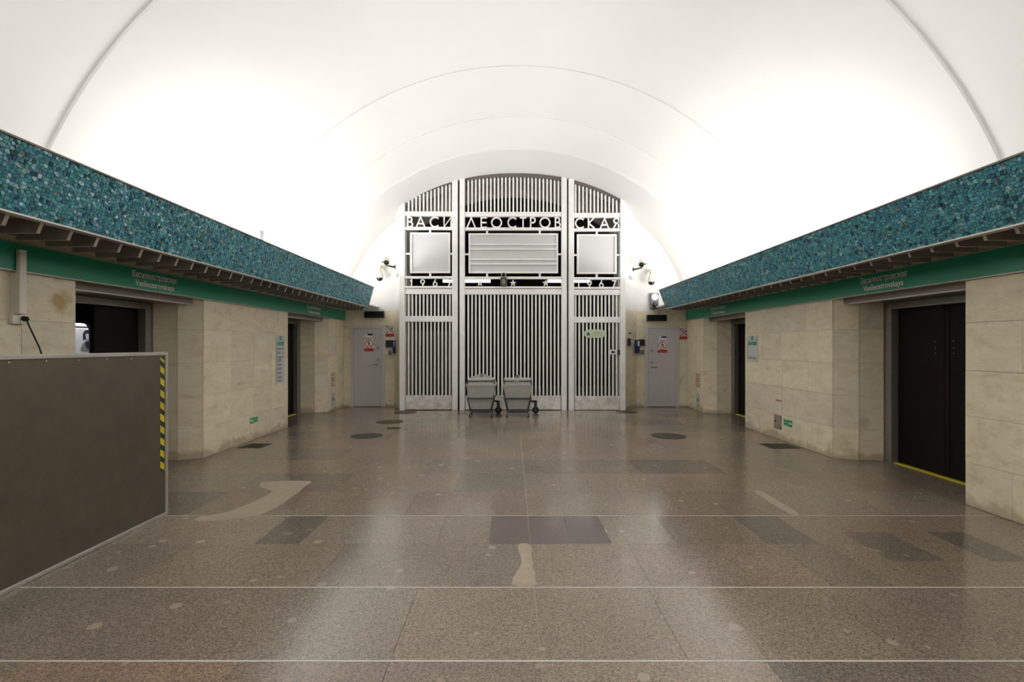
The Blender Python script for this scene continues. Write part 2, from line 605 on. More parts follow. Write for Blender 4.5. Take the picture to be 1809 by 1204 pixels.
def blob(pts, n=4, jit=0.0, seed=0):
    rr = random.Random(seed)
    out = []
    m = len(pts)
    for i in range(m):
        p0, p1, p2, p3 = (Vector((*pts[(i + k) % m], 0)) for k in (-1, 0, 1, 2))
        for k in range(n):
            t = k / n
            q = 0.5 * ((2 * p1) + (p2 - p0) * t + (2 * p0 - 5 * p1 + 4 * p2 - p3) * t * t + (3 * p1 - p0 - 3 * p2 + p3) * t ** 3)
            out.append((q.x + rr.uniform(-jit, jit), q.y + rr.uniform(-jit, jit)))
    return out


def px_floor(u, v):
    d = F * EYE / (v - V0)
    return ((u - U0) * d / F, d)


for k, pts in enumerate((
        [(462, 852), (505, 849), (548, 850), (540, 858), (512, 880), (470, 905), (420, 916), (352, 921), (348, 914), (400, 904), (450, 885), (480, 868), (462, 861)],
        [(915, 962), (937, 962), (939, 985), (946, 1020), (945, 1034), (908, 1034), (905, 1024), (914, 1008), (921, 990)],
        [(1336, 870), (1348, 869), (1408, 905), (1392, 906)])):
    MB().plan(blob([px_floor(*p) for p in pts], 4, 0.004, k), -0.002, 0.0016).build('mortar_patch', M['patch'], floor)

# manhole covers and gratings
for x, y, r, lab in ((-2.49, 8.43, 0.29, 'round iron manhole cover with a pale rim, farthest of three from the gate'),
                     (-2.48, 9.99, 0.27, 'round iron manhole cover between two others in a line of three'),
                     (-2.48, 11.43, 0.25, 'round iron manhole cover at the foot of the gate post away from the signal lamp'),
                     (2.67, 8.43, 0.29, 'round iron manhole cover out in the floor on the side of the steel hatch plate'),
                     (2.67, 11.50, 0.25, 'round iron manhole cover at the foot of the gate post below the signal lamp')):
    t = thing('manhole_cover', (x, y, 0), lab, 'manhole cover')
    MB().lathe((x, y, 0.0), (0, 0, 1), [(r, 0), (r, 0.003), (r - 0.012, 0.003), (r - 0.012, 0.001)], 40).build('rim', M['rim'] if y < 9 and x < 0 else M['iron'], t)
    MB().lathe((x, y, 0.0005), (0, 0, 1), [(r - 0.013, 0), (r - 0.013, 0.004), (0.02, 0.004), (0.02, 0.006), (0.001, 0.006)], 40).build('lid', M['iron'], t)


def grate(x, y, wx, wy, lab, nb):
    t = thing('floor_grate', (x, y, 0), lab, 'grate')
    m = MB()
    e = 0.02
    m.box(x - wx / 2, x + wx / 2, y - wy / 2, y - wy / 2 + e, 0, 0.005).box(x - wx / 2, x + wx / 2, y + wy / 2 - e, y + wy / 2, 0, 0.005)
    m.box(x - wx / 2, x - wx / 2 + e, y - wy / 2 + e, y + wy / 2 - e, 0, 0.005).box(x + wx / 2 - e, x + wx / 2, y - wy / 2 + e, y + wy / 2 - e, 0, 0.005)
    m.build('frame', M['iron'], t)
    MB().box(x - wx / 2 + e, x + wx / 2 - e, y - wy / 2 + e, y + wy / 2 - e, 0, 0.0015).build('plate', M['bindark'], t)
    for k in range(nb):
        q = y - wy / 2 + e + (wy - 2 * e) * (k + 0.5) / nb
        MB().box(x - wx / 2 + e, x + wx / 2 - e, q - 0.008, q + 0.008, 0.0015, 0.0045).build('bar', M['iron'], t)


grate(-3.98, 7.62, 0.36, 0.34, 'square iron floor grate at the wall below the green exit sticker pointing left', 8)
grate(4.12, 7.60, 0.46, 0.36, 'rectangular iron floor grate at the wall beside the steel hatch plate', 8)
grate(-2.22, 9.25, 0.24, 0.18, 'small worn floor plate between two manhole covers', 3)

# ------------------------------------------------------------------ side walls
wall_left = thing('wall_left', (0, 0, 0), 'marble clad side wall with door bays behind the steel barrier', 'wall', kind='structure')
wall_right = thing('wall_right', (0, 0, 0), 'marble clad side wall with door bays and a steel hatch plate', 'wall', kind='structure')
COURSES = [0.0, 0.42, 0.87, 1.31, 1.77, ZBAND0 + 0.02]
TH = 0.012


def clad(parent, p0, p1, nrm, courses=COURSES, width=0.62, jitter=0.12, thick=TH):
    """marble slabs on a vertical plane; p0-p1 is the backing line, nrm points into the hall"""
    p0, p1 = Vector((*p0, 0)), Vector((*p1, 0))
    n = Vector((*nrm, 0)).normalized()
    L = (p1 - p0).length
    d = (p1 - p0) / L
    g = 0.0016
    for z0, z1 in zip(courses, courses[1:]):
        k = max(1, round(L / width))
        cuts = [0] + [L * i / k + R.uniform(-jitter, jitter) * (L / k) for i in range(1, k)] + [L]
        if k > 1 and R.random() < 0.5:
            sh = R.uniform(-0.25, 0.25) * L / k
            cuts = [0] + [c + sh for c in cuts[1:-1]] + [L]
        for a, b in zip(cuts, cuts[1:]):
            A, B = p0 + d * (a + g), p0 + d * (b - g)
            m = MB()
            lo, hi = Vector((0, 0, z0 + g)), Vector((0, 0, z1 - g))
            t = n * (thick + R.uniform(-0.0008, 0.0008))
            m.quad_box([A + lo, B + lo, B + t + lo, A + t + lo, A + hi, B + hi, B + t + hi, A + t + hi])
            m.build('marble_slab', M['marble'], parent)


def sidewall(s, XW, par):
    X = XW + TH                      # backing face
    secs = [(YBACK, OPEN[0][0]), (OPEN[0][1], OPEN[1][0]), (OPEN[1][1], YEND)]
    for k, (a, b) in enumerate(secs):
        pl = [(X, a)]
        pl += [(X, b)]
        if k < 2:
            pl += [(X + 0.26, b + 0.13), (X + 0.56, b + 0.17)]
            pl += [(X + 0.9, b + 0.17)]
        else:
            pl += [(X + 0.9, b)]
        if k > 0:
            pl += [(X + 0.9, a - 0.17), (X + 0.56, a - 0.17), (X + 0.26, a - 0.13)]
        else:
            pl += [(X + 0.9, a)]
        MB().plan([(s * x, y) for x, y in pl], 0, ZSOF).build('wall_core', M['grout'], par)
        fa = max(a, 1.0)
        clad(par, (s * X, fa), (s * X, b), (-s, 0))
        if k < 2:   # near side of the following bay (faces away from the camera)
            clad(par, (s * X, b), (s * (X + 0.26), b + 0.13), (-s * 0.13, 0.26), width=0.5)
            clad(par, (s * (X + 0.26), b + 0.13), (s * (X + 0.56), b + 0.17), (-s * 0.04, 0.3), width=0.5)
        if k > 0:
            clad(par, (s * X, a), (s * (X + 0.26), a - 0.13), (-s * 0.13, -0.26), width=0.5)
            clad(par, (s * (X + 0.26), a - 0.13), (s * (X + 0.56), a - 0.17), (-s * 0.04, -0.3), width=0.5)
    # lintels over the bays, wall strip above the band
    for a, b in OPEN:
        MB().box(s * (X + 0.10), s * (X + 0.9), a + 0.02, b - 0.02, 2.12, ZSOF).build('lintel', M['soffit'], par)
        MB().box(s * (X + 0.0), s * (X + 0.10), a, b, ZBAND0 + 0.004, ZSOF).build('lintel_face', M['marble'], par)
    MB().box(s * X, s * (X - 0.010), YBACK, YEND - 0.02, ZBAND1 + 0.004, ZSOF).build('upper_strip', M['marble'], par)


sidewall(-1, -XL, wall_left)
sidewall(1, XR, wall_right)
# platform doors
def platform_door(name, s, XW, a, b, label, open_gap):
    X = XW + TH
    t = thing(name, (s * (X + 0.6), (a + b) / 2, 0), label, 'door', kind='structure')
    y0, y1 = a - 0.17 + 0.34, b - 0.17       # clear opening between reveals: a+.17 .. b-.17
    y0 = a + 0.17
    # steel header in front
    hx0, hx1 = X + 0.12, X + 0.24
    MB().box(s * hx0, s * hx1, a + 0.04, b - 0.035, 2.105, 2.19).build('header', M['steel'], t, bevel=0.004)
    MB().box(s * (hx0 - 0.012), s * hx0, a + 0.04, b - 0.035, 2.105, 2.135).build('header_lip', M['trim'], t)
    # jambs and inner head
    MB().box(s * (X + 0.57), s * (X + 0.66), y0 + 0.0, y0 + 0.13, 0, 2.11).build('jamb', M['steel'], t)
    MB().box(s * (X + 0.57), s * (X + 0.66), y1 - 0.13, y1, 0, 2.11).build('jamb', M['steel'], t)
    MB().box(s * (X + 0.57), s * (X + 0.66), y0 + 0.13, y1 - 0.13, 2.03, 2.11).build('inner_head', M['steel'], t)
    ym = (y0 + y1) / 2
    leaves = [(ym + 0.004, y1 - 0.131)] if open_gap else [(y0 + 0.131, ym - 0.004), (ym + 0.004, y1 - 0.131)]
    for q0, q1 in leaves:
        lf = MB().box(s * (X + 0.665), s * (X + 0.70), q0, q1, 0.02, 2.10).build('door_leaf', M['black'], t)
        MB().box(s * (X + 0.661), s * (X + 0.665), q0 + 0.02, q1 - 0.02, 0.43, 0.436).build('seam', M['blackseam'], lf)
        e = q0 if q0 > ym - 0.01 else q1
        MB().box(s * (X + 0.658), s * (X + 0.665), min(e, e + (0.06 if q0 > ym - .01 else -.06)), max(e, e + (0.06 if q0 > ym - .01 else -.06)), 0.02, 2.10).build('edge_rail', M['blackseam'], lf)
        for yy, zz in () if open_gap else ((e + (0.13 if q0 > ym - .01 else -.11), 1.52), (e + (0.13 if q0 > ym - .01 else -.11), 1.46), (e + (0.13 if q0 > ym - .01 else -.11), 1.60)):
            MB().cyl((s * (X + 0.662), yy, zz), (s * (X + 0.666), yy, zz), 0.006, n=8).build('stud', M['steel'], lf)
    MB().box(s * (X + 0.60), s * (X + 0.66), y0 + 0.131, y1 - 0.131, 0, 0.012).build('threshold', M['yellow'], t)
    return t


platform_door('door_1', -1, -XL, *OPEN[0], 'half open black sliding platform door behind the steel barrier', True)
platform_door('door_2', 1, XR, *OPEN[0], 'closed black sliding platform door with a full yellow threshold line', False)
platform_door('door_3', -1, -XL, *OPEN[1], 'closed black platform door beside the long station list sign', False)
platform_door('door_4', 1, XR, *OPEN[1], 'closed black platform door beside the short station list sign', False)

# train behind the half open door
tr = thing('train_car', (-5.6, 6.0, 0), 'dark blue train car seen through the half open platform door', 'train')
xw = -5.42
wy0, wy1, wz0, wz1 = 5.45, 6.36, 0.95, 1.83
out = [(4.6, 0.1), (7.4, 0.1), (7.4, 2.4), (4.6, 2.4)]
m = MB()
m.box(xw - 0.05, xw, 4.4, wy0, 0.05, 2.4).box(xw - 0.05, xw, wy1, 7.6, 0.05, 2.4).box(xw - 0.05, xw, wy0, wy1, 0.05, wz0).box(xw - 0.05, xw, wy0, wy1, wz1, 2.4)
for cy, sy in ((wy0, 1), (wy1, -1)):
    for cz, sz in ((wz0, 1), (wz1, -1)):
        r = 0.10
        pts = [(cy, cz)] + [(cy + sy * (r - r * math.sin(a)), cz + sz * (r - r * math.cos(a))) for a in [math.pi / 2 * k / 6 for k in range(7)]]
        m.prism([(xw - 0.05, y, z) for y, z in pts], (0.05, 0, 0))
m.build('body_side', M['train'], tr)
MB().box(xw - 0.03, xw - 0.025, wy0, wy1, wz0, wz1).build('window_pane', M['glass'], tr)
MB().box(-6.93, -6.88, 5.0, 9.4, 0.05, 2.4).build('far_side', M['trainin'], tr)
MB().box(-6.85, xw - 0.05, 5.0, 9.4, 2.2, 2.25).build('car_ceiling', M['trainin'], tr)
MB().box(-6.86, xw - 0.05, 4.95, 5.0, 0.05, 2.4).build('bulkhead', M['trainin'], tr)
MB().box(-6.86, xw - 0.05, 9.4, 9.45, 0.05, 2.4).build('bulkhead', M['trainin'], tr)
MB().box(-6.9, xw - 0.05, 4.95, 9.45, 0.01, 0.05).build('car_floor', M['mid'], tr)
MB().box(-6.2, -6.08, 5.2, 9.2, 2.17, 2.2).build('ceiling_lamp', M['trainlamp'], tr)
MB().box(-6.84, -6.79, 5.2, 9.2, 1.875, 1.90).build('side_lamp', M['trainlamp'], tr)
MB().cyl((-6.76, 5.2, 1.84), (-6.76, 9.2, 1.84), 0.016, n=10).build('grab_rail', M['steel'], tr)
# advertising poster inside the car
po = thing('poster', (-6.845, 7.75, 1.2), 'black and white portrait poster seen through the half open door', 'poster')
MB().box(-6.85, -6.84, 7.3, 8.25, 1.0, 1.82).build('sheet', M['white'], po)
yc, zc = 7.925, 1.70


def face_blob(name, pts, mt, d):
    MB().prism([(-6.84 + d, yc + y * 0.68, zc + z * 0.68) for y, z in blob(pts, 4)], (0.001, 0, 0)).build(name, M[mt], po)


face_blob('hair', [(-0.11, -0.10), (-0.12, 0.04), (-0.07, 0.13), (0.02, 0.15), (0.10, 0.12), (0.13, 0.0), (0.12, -0.12), (0.06, -0.08), (-0.06, -0.08)], 'hair', 0.001)
face_blob('face', [(-0.045, -0.02), (-0.05, 0.06), (0.0, 0.085), (0.05, 0.06), (0.05, -0.03), (0.01, -0.09), (-0.02, -0.08)], 'white', 0.002)
face_blob('fringe', [(-0.06, 0.05), (0.0, 0.06), (0.06, 0.045), (0.06, 0.11), (-0.06, 0.11)], 'hair', 0.003)
face_blob('shoulder', [(-0.16, -0.36), (-0.15, -0.22), (-0.06, -0.13), (0.02, -0.12), (0.10, -0.18), (0.16, -0.3), (0.16, -0.36)], 'mid', 0.001)
for ey in (-0.025, 0.03):
    face_blob('eye', [(ey - 0.014, 0.015), (ey, 0.025), (ey + 0.014, 0.015), (ey, 0.006)], 'hair', 0.004)
face_blob('mouth', [(-0.02, -0.045), (0.005, -0.038), (0.03, -0.045), (0.005, -0.055)], 'mid', 0.004)
face_blob('neck', [(-0.03, -0.07), (0.03, -0.07), (0.045, -0.15), (-0.04, -0.15)], 'mid', 0.0015)
face_blob('collar', [(-0.04, -0.14), (0.05, -0.14), (0.07, -0.26), (0.0, -0.30), (-0.05, -0.22)], 'hair', 0.003)
face_blob('green_mark', [(0.02, -0.36), (0.04, -0.31), (0.12, -0.26), (0.17, -0.30), (0.15, -0.37)], 'lgreen', 0.004)

# ------------------------------------------------------------------ cornices with smalt mosaic


def clip(poly, nx, ny, c):
    out = []
    for i in range(len(poly)):
        p, q = poly[i], poly[(i + 1) % len(poly)]
        dp, dq = nx * p[0] + ny * p[1] - c, nx * q[0] + ny * q[1] - c
        if dp <= 0:
            out.append(p)
        if (dp < 0 < dq) or (dq < 0 < dp):
            t = dp / (dp - dq)
            out.append((p[0] + (q[0] - p[0]) * t, p[1] + (q[1] - p[1]) * t))
    return out


PAL = [((0.070, 0.275, 0.345), 30), ((0.095, 0.34, 0.395), 24), ((0.055, 0.205, 0.295), 18), ((0.075, 0.30, 0.305), 12), ((0.17, 0.42, 0.46), 6),
       ((0.025, 0.09, 0.13), 5), ((0.035, 0.10, 0.21), 4), ((0.30, 0.46, 0.47), 2), ((0.17, 0.16, 0.13), 1)]
PALX = [c for c, k in PAL for _ in range(k)]


def mosaic(parent, y0, y1, top, bot, s, seed):
    """irregular chips of glass on the leaning face between the lines top=(x,z), bot=(x,z)"""
    rr = random.Random(seed)
    T, B = Vector((top[0], 0, top[1])), Vector((bot[0], 0, bot[1]))
    up = (T - B)
    H = up.length
    up /= H
    n = Vector((-up.z * s, 0, up.x * s)) if False else Vector((up.z, 0, -up.x))
    if n.x * s > 0:
        n = -n
    cell = 0.027
    ny, nz = int((y1 - y0) / cell), int(H / cell)
    cy, cz = (y1 - y0) / ny, H / nz
    seeds = {}
    for i in range(-2, ny + 2):
        for j in range(-2, nz + 2):
            seeds[i, j] = ((i + 0.5 + rr.uniform(-0.42, 0.42)) * cy, (j + 0.5 + rr.uniform(-0.42, 0.42)) * cz)
    vs, fs, cols = [], [], []
    for i in range(ny):
        for j in range(nz):
            p = seeds[i, j]
            poly = [(max(0.0, p[0] - 2 * cy), max(0.0, p[1] - 2 * cz)), (min(y1 - y0, p[0] + 2 * cy), max(0.0, p[1] - 2 * cz)),
                    (min(y1 - y0, p[0] + 2 * cy), min(H, p[1] + 2 * cz)), (max(0.0, p[0] - 2 * cy), min(H, p[1] + 2 * cz))]
            for di in (-2, -1, 0, 1, 2):
                for dj in (-2, -1, 0, 1, 2):
                    if (di or dj) and len(poly) > 2:
                        q = seeds[i + di, j + dj]
                        nx_, ny_ = q[0] - p[0], q[1] - p[1]
                        poly = clip(poly, nx_, ny_, (q[0] ** 2 + q[1] ** 2 - p[0] ** 2 - p[1] ** 2) / 2)
            if len(poly) < 3:
                continue
            gx = sum(q[0] for q in poly) / len(poly)
            gy = sum(q[1] for q in poly) / len(poly)
            base = rr.uniform(0.004, 0.011)
            ta, tb = rr.uniform(-0.22, 0.22), rr.uniform(-0.22, 0.22)
            c = rr.choice(PALX)
            f = rr.uniform(0.75, 1.25)
            c = (c[0] * f, c[1] * f, c[2] * f, 1)
            b0 = len(vs)
            k = len(poly)
            for sc, hh in ((0.93, 0), (0.84, 1)):
                for q in poly:
                    a, b = gx + (q[0] - gx) * sc, gy + (q[1] - gy) * sc
                    h = 0.0 if not hh else max(0.002, base + ta * (a - gx) + tb * (b - gy))
                    vs.append(tuple(B + up * b + n * h + Vector((0, y0 + a, 0))))
            ft = tuple(b0 + k + i_ for i_ in range(k))
            fs.append(ft if s < 0 else ft[::-1])
            cols.append((c, k))
            for i_ in range(k):
                j_ = (i_ + 1) % k
                fs.append((b0 + i_, b0 + j_, b0 + k + j_, b0 + k + i_))
                cols.append((c, 4))
    me = bpy.data.meshes.new('smalt_chips')
    me.from_pydata(vs, [], fs)
    at = me.color_attributes.new('piece_colour', 'FLOAT_COLOR', 'CORNER')
    flat = []
    for c, k in cols:
        flat += list(c) * k
    at.data.foreach_set('color', flat)
    me.materials.append(M['smalt'])
    o = bpy.data.objects.new('smalt_chips', me)
    C.objects.link(o)
    o.parent = parent
    o['kind'] = 'stuff'
    return n


def cornice(s, top, bot, XW, label, seed):
    t = thing('mosaic_cornice', (0, 0, 0), label, 'cornice')
    ye = 11.50
    (xt, zt), (xb, zb) = top, bot
    sx = lambda x: s * x
    # body of the leaning board behind the chips
    m = MB()
    m.prism([(sx(xt), YBACK, zt), (sx(xb), YBACK, zb), (sx(xb + 0.06), YBACK, zb), (sx(xt + 0.06), YBACK, zt)], (0, ye - YBACK, 0))
    m.build('board', M['bed'], t)
    mosaic(t, 2.0, ye, (sx(xt), zt), (sx(xb), zb), s, seed)
    # edge trims
    MB().box(sx(xt - 0.012), sx(xt + 0.065), YBACK, ye, zt, zt + 0.014).build('top_trim', M['trimdark'], t)
    MB().box(sx(xb - 0.016), sx(xb + 0.06), YBACK, ye, zb - 0.012, zb).build('bottom_trim', M['trim'], t)
    MB().prism([(sx(xt - 0.006), ye, zt + 0.012), (sx(xb - 0.006), ye, zb - 0.018), (sx(xb + 0.10), ye, zb - 0.018), (sx(xt + 0.12), ye, zt + 0.012)], (0, 0.012, 0)).build('end_plate', M['trimdark'], t)
    # white reflector back of the board and shelf of the trough
    MB().prism([(sx(xt + 0.061), YBACK, zt - 0.005), (sx(xb + 0.061), YBACK, ZSOF + 0.03), (sx(xb + 0.07), YBACK, ZSOF + 0.03), (sx(xt + 0.07), YBACK, zt - 0.005)], (0, ye - YBACK, 0)).build('reflector', M['plaster'], t)
    MB().box(sx(xb + 0.0), sx(5.6), YBACK, YEND - 0.01, ZSOF + 0.002, ZSOF + 0.03).build('trough_shelf', M['plaster'], t)
    MB().box(sx(xb + 0.062), sx(XW + 0.0), YBACK, ye, ZSOF - 0.012, ZSOF).build('soffit', M['soffit'], t)
    MB().box(sx(xb + 0.10), sx(XW - 0.35), YBACK, ye, ZSOF - 0.03, ZSOF - 0.012).build('soffit_board', M['soffit'], t)
    # fins
    xf = xb + 0.05
    n = 0
    y = 3.58 - 0.243 * 8
    proto = None
    while y < ye - 0.05:
        ms = ((sx(xf - 0.015), 2.472), (sx(xf + 0.03), 2.365), (sx(xf + 0.42), 2.365), (sx(xf + 0.42), 2.472))
        if proto is None:
            o = MB().prism([(x, -0.014, z) for x, z in ms], (0, 0.028, 0)).build('fin', M['fin'], t)
            e = MB().prism([(sx(xf - 0.017), -0.014, 2.472), (sx(xf + 0.028), -0.014, 2.365), (sx(xf + 0.030), -0.014, 2.365), (sx(xf - 0.015), -0.014, 2.472)], (0, 0.028, 0)).build('fin_edge', M['finedge'], o)
            proto = o
        else:
            o = proto.copy()
            C.objects.link(o)
            o.parent = t
            e2 = e.copy()
            C.objects.link(e2)
            e2.parent = o
        o.location = (0, y, 0)
        y += 0.243
    return t


cornice(-1, (3.24, 2.90), (3.37, 2.45), -XL, 'blue green glass mosaic cornice above the half open door and steel barrier', 3)
cornice(1, (3.43, 2.835), (3.60, 2.415), XR, 'blue green glass mosaic cornice above the wall with the steel hatch plate', 4)


# green name bands
def band(s, XW, label):
    t = thing('station_sign', (s * XW, 6, ZBAND0), label, 'sign')
    x1 = XW - 0.045
    MB().box(s * XW, s * x1, YBACK, YEND - 0.03, ZBAND0, ZBAND1).build('band', M['green'], t)
    MB().box(s * XW, s * (x1 - 0.006), YBACK, YEND - 0.03, ZBAND1, ZBAND1 + 0.012).build('top_rail', M['trim'], t)
    MB().box(s * XW, s * (x1 - 0.004), YBACK, YEND - 0.03, ZBAND0 - 0.008, ZBAND0).build('bottom_rail', M['trim'], t)
    rt = (0, 1, 0) if s < 0 else (0, -1, 0)
    for a, b in OPEN:
        yc = a + 1.02 if a < 6 else a + 1.12
        text_mesh('lettering', 'Василеостровская', M['white'], t, (s * (x1 - 0.001), yc, ZBAND0 + 0.155), rt, (0, 0, 1), 0.72, 0.098)
        text_mesh('lettering', 'Vasileostrovskaya', M['white'], t, (s * (x1 - 0.001), yc, ZBAND0 + 0.058), rt, (0, 0, 1), 0.63, 0.090)


band(-1, -XL, 'long green station name band over the half open platform door')
band(1, XR, 'long green station name band over the closed doors beside the steel hatch plate')

# ------------------------------------------------------------------ ceiling vault
XC = 0.09


def profile(a, b, c, n, y, zmin=2.42, k=72):
    z0 = EYE - c
    t0 = math.asin(min(0.99, ((zmin - z0) / b)) ** (n / 2))
    pts = []
    for i in range(k + 1):
        t = t0 + (math.pi - 2 * t0) * i / k
        ct, st = math.cos(t), math.sin(t)
        pts.append((XC + math.copysign(a * abs(ct) ** (2 / n), ct), y, z0 + b * st ** (2 / n)))
    return pts


segs = [(YBACK, 4.85, (5.185, 5.175, 0.3, 2.0), (5.185, 5.175, 0.3, 2.0)),
        (4.85, 8.0, (5.15, 5.14, 0.3, 2.0), (4.94, 4.91, 0.36, 2.0)),
        (8.0, 9.5, (4.925, 4.895, 0.36, 2.0), (4.72, 4.62, 0.2, 2.0)),
        (9.5, 10.4, (4.705, 4.605, 0.2, 2.0), (4.58, 4.32, 0.15, 2.0)),
        (10.4, YEND, (4.55, 4.29, 0.15, 2.0), (4.42, 4.13, 0.0, 2.2))]
m = MB()
last = None
for y0, y1, p0, p1 in segs:
    a, b = profile(*p0, y0), profile(*p1, y1)
    if last:
        m.rings([last, a], caps=False, closed=False)
    mids = [[tuple(Vector(p) * (1 - t) + Vector(q) * t) for p, q in zip(a, b)] for t in (0, 0.25, 0.5, 0.75, 1)]
    m.rings(mids, caps=False, closed=False)
    last = b
ceiling = m.build('ceiling', M['plaster'], smooth=True)
tag(ceiling, 'white plastered barrel vault stepping down in rings towards the gate', 'ceiling', kind='structure')

# wall behind the camera
wf = MB().box(-5.6, 5.7, YBACK - 0.3, YBACK, 0, 7.2).build('wall_front', M['plaster'])
tag(wf, 'plain pale end wall of the hall behind the viewer', 'wall', kind='structure')

# ------------------------------------------------------------------ end wall
KE = YEND / F
EX = lambda u: (u - U0) * KE
EZ = lambda v: EYE + (V0 - v) * KE
wb = thing('wall_back', (0, YEND, 0), 'end wall of the hall with two grey doors either side of the gate', 'wall', kind='structure')
ZM = 2.43
LX, RX = -2.97, 3.13          # inner corners of the door walls
GL, GR = -2.72, 2.73          # gate side edges
DOORS = {'left': (EX(620.5), EX(679)), 'right': (EX(1140), EX(1198))}
ZD = 2.05
backing = YEND + TH
for s, xo, xi, xg, (d0, d1) in ((-1, XL, LX, GL, DOORS['left']), (1, XR, RX, GR, DOORS['right'])):
    a, b = min(xo, xi), max(xo, xi)
    m = MB()
    m.box(s * 5.2, xi, backing, backing + 0.3, ZM, 6.4)
    m.build('plaster_wall', M['plaster'], wb)
    m = MB()
    m.box(a, d0, backing, backing + 0.3, 0, ZM).box(d1, b, backing, backing + 0.3, 0, ZM).box(d0, d1, backing, backing + 0.3, ZD, ZM)
    m.build('wall_core', M['grout'], wb)
    # splayed return towards the gate
    nrm = Vector((YEND - YGATE, 0, 0)) if False else None
    pl = [(xi, YEND + 0.3), (xi, backing), (xg, YGATE + 0.06), (xg - s * 0.10, YGATE + 0.06), (xg - s * 0.10, YEND + 0.3)]
    MB().plan(pl, 0, ZM).build('return_core', M['grout'], wb)
    MB().plan(pl, ZM, 6.3).build('return_plaster', M['plaster'], wb)
    nx, ny = s * (backing - YGATE - 0.06), -abs(xi - xg)
    clad(wb, (xi, backing), (xg, YGATE + 0.06), (nx, ny), [0, 0.42, 0.87, 1.31, 1.77, 2.10, ZM], width=0.7)
    cs = [0, 0.42, 0.87, 1.31, 1.77, ZD]
    clad(wb, (a, backing), (d0, backing), (0, -1), cs, width=0.5)
    clad(wb, (d1, backing), (b, backing), (0, -1), cs, width=0.5)
    clad(wb, (a, backing), (b, backing), (0, -1), [ZD, ZM], width=0.65)


def pedestrian_door(name, x0, x1, hinge_left, label, ups):
    t = thing(name, ((x0 + x1) / 2, YEND, 0), label, 'door', kind='structure')
    fw = 0.065
    y = YEND
    m = MB()
    m.box(x0, x0 + fw, y - 0.03, y + 0.1, 0, ZD).box(x1 - fw, x1, y - 0.03, y + 0.1, 0, ZD).box(x0 + fw, x1 - fw, y - 0.03, y + 0.1, ZD - fw, ZD)
    m.build('frame', M['greyframe'], t, bevel=0.004)
    m = MB()
    m.box(x0 - 0.02, x0, y - 0.02, y, 0, ZD + 0.0).box(x1, x1 + 0.02, y - 0.02, y, 0, ZD)
    m.build('casing', M['whitetrim'], t)
    lf = MB().box(x0 + fw + 0.004, x1 - fw - 0.004, y - 0.022, y + 0.03, 0.012, ZD - fw - 0.004).build('door_leaf', M['greydoor'], t, bevel=0.003)
    hx = x0 + fw if hinge_left else x1 - fw
    for z in (0.25, 1.0, 1.78):
        MB().cyl((hx, y - 0.036, z - 0.05), (hx, y - 0.036, z + 0.05), 0.011, n=10).build('hinge', M['greyframe'], t)
    kx = x1 - fw - 0.09 if hinge_left else x0 + fw + 0.09
    d = -1 if hinge_left else 1
    yf = y - 0.022
    for z in ups[:2]:
        o = MB().lathe((kx, yf, z), (0, -1, 0), [(0.028, 0), (0.026, 0.012), (0.012, 0.014), (0.011, 0.02)], 16).build('lock_rose', M['chrome'], lf, True)
    h = MB()
    h.cyl((kx, yf, ups[2]), (kx, yf - 0.05, ups[2]), 0.01, n=10).cyl((kx, yf - 0.045, ups[2]), (kx + d * 0.12, yf - 0.045, ups[2]), 0.011, n=10).lathe((kx, yf, ups[2]), (0, -1, 0), [(0.024, 0), (0.022, 0.01)], 14)
    h.build('lever_handle', M['chrome'], lf, True)
    return t, yf


def disc_ring(c, r0, r1, y, d, n=32):
    m = MB()
    ring = lambda r, yy: [(c[0] + r * math.cos(2 * math.pi * k / n), yy, c[1] + r * math.sin(2 * math.pi * k / n)) for k in range(n)]
    a, b, e, f = ring(r1, y), ring(r1, y - d), ring(r0, y - d), ring(r0, y)
    return m.rings([a, b, e, f], caps=False)


def bar2(m, p, q, w, y, d):
    """a straight bar in the xz plane"""
    p, q = Vector((p[0], y, p[1])), Vector((q[0], y, q[1]))
    t = (q - p).normalized()
    n = Vector((-t.z, 0, t.x)) * (w / 2)
    m.prism([p - n, p + n, q + n, q - n], (0, -d, 0))
    return m


def dashes(x0, x1, z0, z1, y, rows_, fill=(0.6, 1.0), d=0.0008, seed=1, h=0.45):
    """rows of small marks: print too small to read"""
    rr = random.Random(seed)
    m = MB()
    dz = (z1 - z0) / rows_
    for r in range(rows_):
        zc_ = z1 - dz * (r + 0.5)
        x = x0
        e = x0 + (x1 - x0) * rr.uniform(*fill)
        while x < e:
            wd = min(rr.uniform(0.5, 1.6) * dz, e - x)
            m.box(x, x + wd, y - d, y, zc_ - dz * h / 2, zc_ + dz * h / 2)
            x += wd + dz * 0.3
    return m


